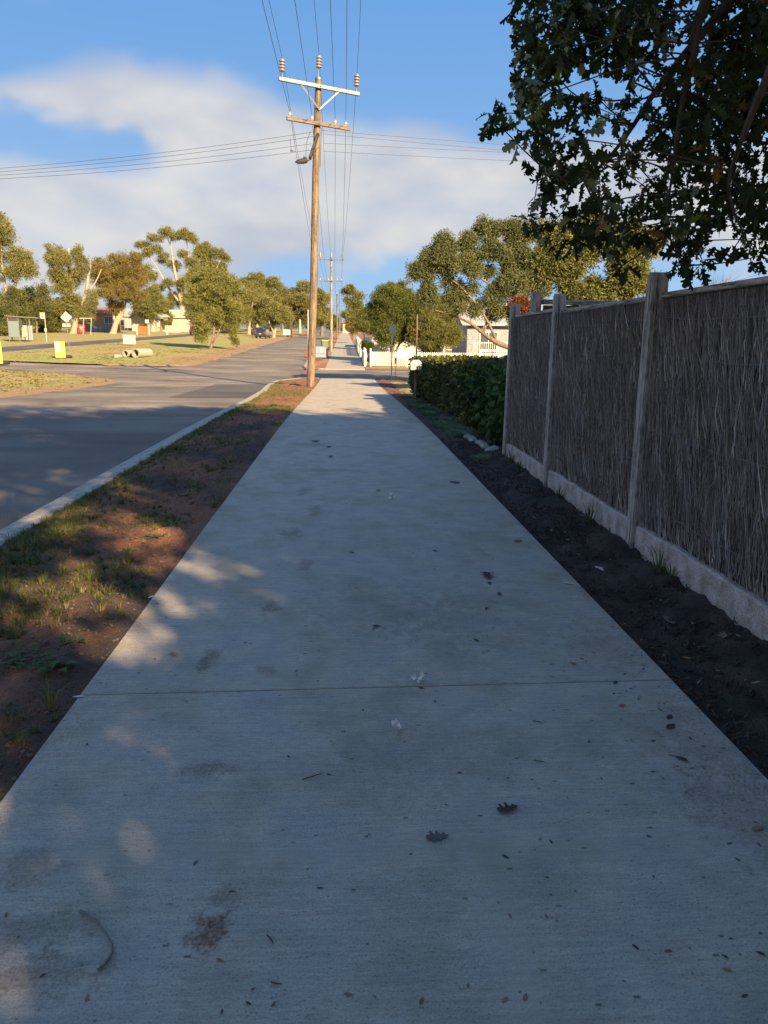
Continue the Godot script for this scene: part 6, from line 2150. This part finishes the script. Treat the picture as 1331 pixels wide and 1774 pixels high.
# ---------------------------------------------------------------- litter on the path
func crumpled(l: float, w: float, curl: float, lobes: bool) -> MB:
	var mb := MB.new()
	var outline := oak_outline() if lobes else PackedVector2Array([Vector2(0, 0), Vector2(0.12, 0.15), Vector2(0.2, 0.4), Vector2(0.17, 0.65), Vector2(0.08, 0.88), Vector2(0, 1.0), Vector2(-0.08, 0.88), Vector2(-0.18, 0.62), Vector2(-0.2, 0.38), Vector2(-0.11, 0.14)])
	var tris := Geometry2D.triangulate_polygon(outline)
	var z := []
	for p in outline:
		z.append(0.01 + curl * (absf(p.x) * 1.4 + 0.5 * (p.y - 0.5) * (p.y - 0.5) + 0.12 * rng.randf()))
	for k in tris.size() / 3:
		var q := []
		for e in 3:
			var i := tris[k * 3 + e]
			q.append(Vector3(outline[i].x * w * 2.2, z[i] * l, (outline[i].y - 0.5) * l))
		var nn: Vector3 = (q[2] - q[0]).cross(q[1] - q[0]).normalized()
		if nn.y < 0:
			nn = -nn
		var a := mb.vert(q[0], nn); var b := mb.vert(q[1], nn); var c := mb.vert(q[2], nn)
		mb.face(a, b, c)
	return mb

func on_path(u: float, v: float) -> Vector3:
	var r := sight(u, v, 5.0) - Vector3(0, EYE, 0)
	var p := r * (EYE / -r.y)
	var off := verge_lift(p.x, -p.z) if p.x < -1.07 else (-0.012 if p.x > 1.43 else 0.0)
	return on(p.x, -p.z, off + 0.002)

func litter() -> void:
	rng.seed = 99
	var tan_ := Color(0.26, 0.16, 0.08)
	var dark := Color(0.035, 0.028, 0.024)
	var grey_ := Color(0.10, 0.085, 0.08)
	var rust := Color(0.33, 0.13, 0.05)
	var pale := Color(0.55, 0.47, 0.42)
	var leaves := [[880, 1404, 0.075, true, dark, "dark curled oak leaf in the middle of the near slab"], [758, 1452, 0.07, true, grey_, "greyish curled leaf left of the dark oak leaf"], [845, 1000, 0.13, true, dark, "largest dark leaf clump on the middle slab"], [848, 1011, 0.05, true, dark, "small dark leaf touching the largest clump"], [652, 1086, 0.05, false, dark, "thin dark leaf curl near the slab centre"], [730, 1193, 0.03, false, dark, "tiny dark leaf beside the white petal at the joint"], [1160, 1243, 0.05, false, dark, "narrow dark leaf near the right path edge"], [1162, 1260, 0.06, false, dark, "bent dark leaf just below the narrow one"], [1180, 1316, 0.05, false, dark, "dark leaf beside the right path edge below the pair"], [1066, 1183, 0.04, false, dark, "dark leaf lying on the joint at the right"], [1078, 1223, 0.035, true, rust, "small rusty leaf below the joint"], [992, 1150, 0.045, false, tan_, "tan leaf above the joint"], [1192, 1137, 0.06, false, rust, "orange leaf on the dark garden soil"], [897, 938, 0.10, false, tan_, "tan leaf near the right edge of the middle slab"], [922, 926, 0.08, false, dark, "dark leaf on the right path edge"], [655, 850, 0.11, false, tan_, "yellowish leaf across the middle of the path"], [787, 836, 0.14, true, dark, "dark leaf clump on the far right of the path"], [545, 765, 0.16, true, dark, "dark leaf far along the left side of the path"], [570, 775, 0.12, true, dark, "dark leaf a little nearer than the far left one"], [573, 792, 0.12, true, grey_, "grey leaf below the far pair"], [609, 958, 0.05, false, dark, "small dark leaf left of the path centre"], [754, 955, 0.05, false, dark, "small dark leaf right of the path centre"], [865, 1030, 0.06, false, dark, "dark leaf below the largest clump"], [843, 1055, 0.045, false, dark, "small dark leaf further below the largest clump"], [825, 1110, 0.04, false, dark, "small dark leaf above the joint"], [1313, 1437, 0.05, false, tan_, "brown leaf at the right frame edge"], [796, 1340, 0.02, false, dark, "tiny dark leaf scrap left of the oak leaf"], [1160, 1072, 0.13, false, Color(0.13, 0.10, 0.08), "long curled brown leaf on the bed edge"], [1040, 985, 0.12, false, pale, "pale dry leaf on the garden bed"], [985, 1012, 0.06, false, pale, "small pale leaf on the path edge by the bed"], [1255, 1098, 0.08, true, tan_, "tan crumpled leaf on the bed near the plinth"], [300, 1135, 0.05, true, tan_, "tan leaf on the near verge soil"], [262, 1032, 0.05, false, pale, "pale scrap at the verge edge"], [137, 1208, 0.05, false, pale, "pale scrap at the left end of the joint"]]
	for q in leaves:
		var m := mat("leaf_" + str(q[0]) + "_" + str(q[1]), q[4], 0.8)
		solo("fallen_leaf", crumpled(q[2], q[2] * (0.55 if q[3] else 0.45), rand(0.12, 0.32), q[3]), m, q[5], "leaf", on_path(q[0], q[1]), rand(0, TAU), "fallen leaves")
	for q in [[727, 1181, 0.034, "crumpled white petal resting on the path joint"], [692, 1269, 0.036, "crumpled white petal on the slab below the joint"], [678, 864, 0.05, "white scrap far along the path centre"], [606, 874, 0.025, "tiny white scrap left of the far white one"]]:
		var mb := MB.new()
		for k in 7:
			var b := random_basis(1.0)
			var c: Vector3 = Vector3(rng.randfn(), absf(rng.randfn()), rng.randfn()) * 0.28 * q[2] + Vector3(0, 0.3 * q[2], 0)
			leaf_shape(mb, Transform3D(b, c), q[2] * 0.8, q[2] * 0.35, 0.5)
		solo("petal", mb, M.petal, q[3], "petal", on_path(q[0], q[1]), 0.0, "white petals on the path")
	# the curved twig in the near left corner and small twigs
	var mb2 := MB.new()
	var pts := []
	var o := on_path(172, 1630)
	for q in [[140, 1583], [152, 1590], [170, 1603], [183, 1620], [194, 1640], [195, 1655], [189, 1666], [181, 1676], [171, 1685]]:
		pts.append(on_path(q[0], q[1]) - o + Vector3(0, 0.006, 0))
	mb2.tube(pts, [0.0045, 0.003, 0.0029, 0.0028, 0.0028, 0.0032, 0.0042, 0.0036, 0.0046], 8)
	solo("twig", mb2, M.twig_bark, "curved grey twig lying in the near left corner of the path", "twig", o)
	for q in [[524, 1352, 558, 1341, "thin bent twig on the near slab"], [924, 1250, 940, 1255, "short straight twig right of the petals"], [925, 1319, 944, 1322, "thin pale twig right of the path centre"], [645, 1092, 655, 1083, "tiny twig crossing the thin dark leaf"], [463, 1622, 474, 1638, "small splinter on the near left slab"], [470, 1704, 488, 1707, "flat splinter at the bottom of the path"]]:
		var t := MB.new()
		var a := on_path(q[0], q[1]); var b := on_path(q[2], q[3])
		t.tube([Vector3(0, 0.002, 0), (b - a) * 0.5 + Vector3(0.004, 0.006, 0.006), b - a + Vector3(0, 0.002, 0)], [0.0018, 0.002, 0.001], 5)
		solo("twig", t, M.dark_bark, q[4], "twig", a, 0.0, "small twigs on the path")
	# scraps too small to count
	var scrap := crumpled(1.0, 0.4, 0.2, false).mesh()
	var xf := []
	var cl := []
	for i in 420:
		var d := 1.4 + 14.0 * pow(rng.randf(), 1.6)
		var x := rand(-1.05, 1.40)
		if rng.randf() < 0.45:
			x = 1.42 - absf(rng.randfn()) * 0.28
		x = clampf(x, -1.05, 1.41)
		xf.append(Transform3D(Basis(Vector3.UP, rand(0, TAU)).scaled(Vector3.ONE * rand(0.008, 0.026)), on(x, d, 0.001)))
		cl.append(dark.lerp(tan_, pow(rng.randf(), 2.5)))
	tag(many("leaf_scraps", scrap, M.dry_leaf, xf, cl, self), "tiny scraps of leaf scattered over the footpath", "litter")

func _ready() -> void:
	rng.seed = 1
	nz = noise(7, 0.12, 4)
	nz2 = noise(9, 0.12, 3)
	# camera
	view_basis = Basis(Vector3.UP, deg_to_rad(-3.087)) * Basis(Vector3.RIGHT, deg_to_rad(-12.52)) * Basis(Vector3.BACK, deg_to_rad(0.8))
	var cam := Camera3D.new()
	cam.name = "camera"
	cam.fov = rad_to_deg(2.0 * atan(887.0 / FOCAL))
	cam.near = 0.05
	cam.far = 4000.0
	cam.transform = Transform3D(view_basis, Vector3(0, EYE, 0))
	add_child(cam)
	cam.current = true
	# sky
	var env := Environment.new()
	env.background_mode = Environment.BG_SKY
	var sm := PanoramaSkyMaterial.new()
	sm.panorama = make_sky()
	var sky := Sky.new()
	sky.sky_material = sm
	env.sky = sky
	env.background_energy_multiplier = 0.42
	env.tonemap_mode = Environment.TONE_MAPPER_LINEAR
	env.tonemap_exposure = 3.0
	env.sdfgi_enabled = true
	env.ssao_enabled = true
	env.ssil_enabled = true
	var we := WorldEnvironment.new()
	we.name = "environment"
	we.environment = env
	add_child(we)
	# sun: behind the viewer's right shoulder, 25 degrees up
	var sun := DirectionalLight3D.new()
	sun.name = "sun"
	sun.light_energy = 1.6
	sun.light_color = Color(1.0, 0.86, 0.66)
	sun.light_angular_distance = 0.55
	sun.shadow_enabled = true
	add_child(sun)
	var az := deg_to_rad(30.0)
	var el := deg_to_rad(25.0)
	sun.look_at_from_position(Vector3.ZERO, Vector3(-sin(az) * cos(el), -sin(el), -cos(az) * cos(el)))
	print("sky ", Time.get_ticks_msec())
	materials()
	print("materials ", Time.get_ticks_msec())
	make_ground()
	print("ground ", Time.get_ticks_msec())
	brush_fence()
	hedge()
	print("fence ", Time.get_ticks_msec())
	oak()
	print("oak ", Time.get_ticks_msec())
	trees()
	print("trees ", Time.get_ticks_msec())
	houses()
	picket_fences()
	poles()
	street_things()
	plants()
	litter()
	print("end ", Time.get_ticks_msec())
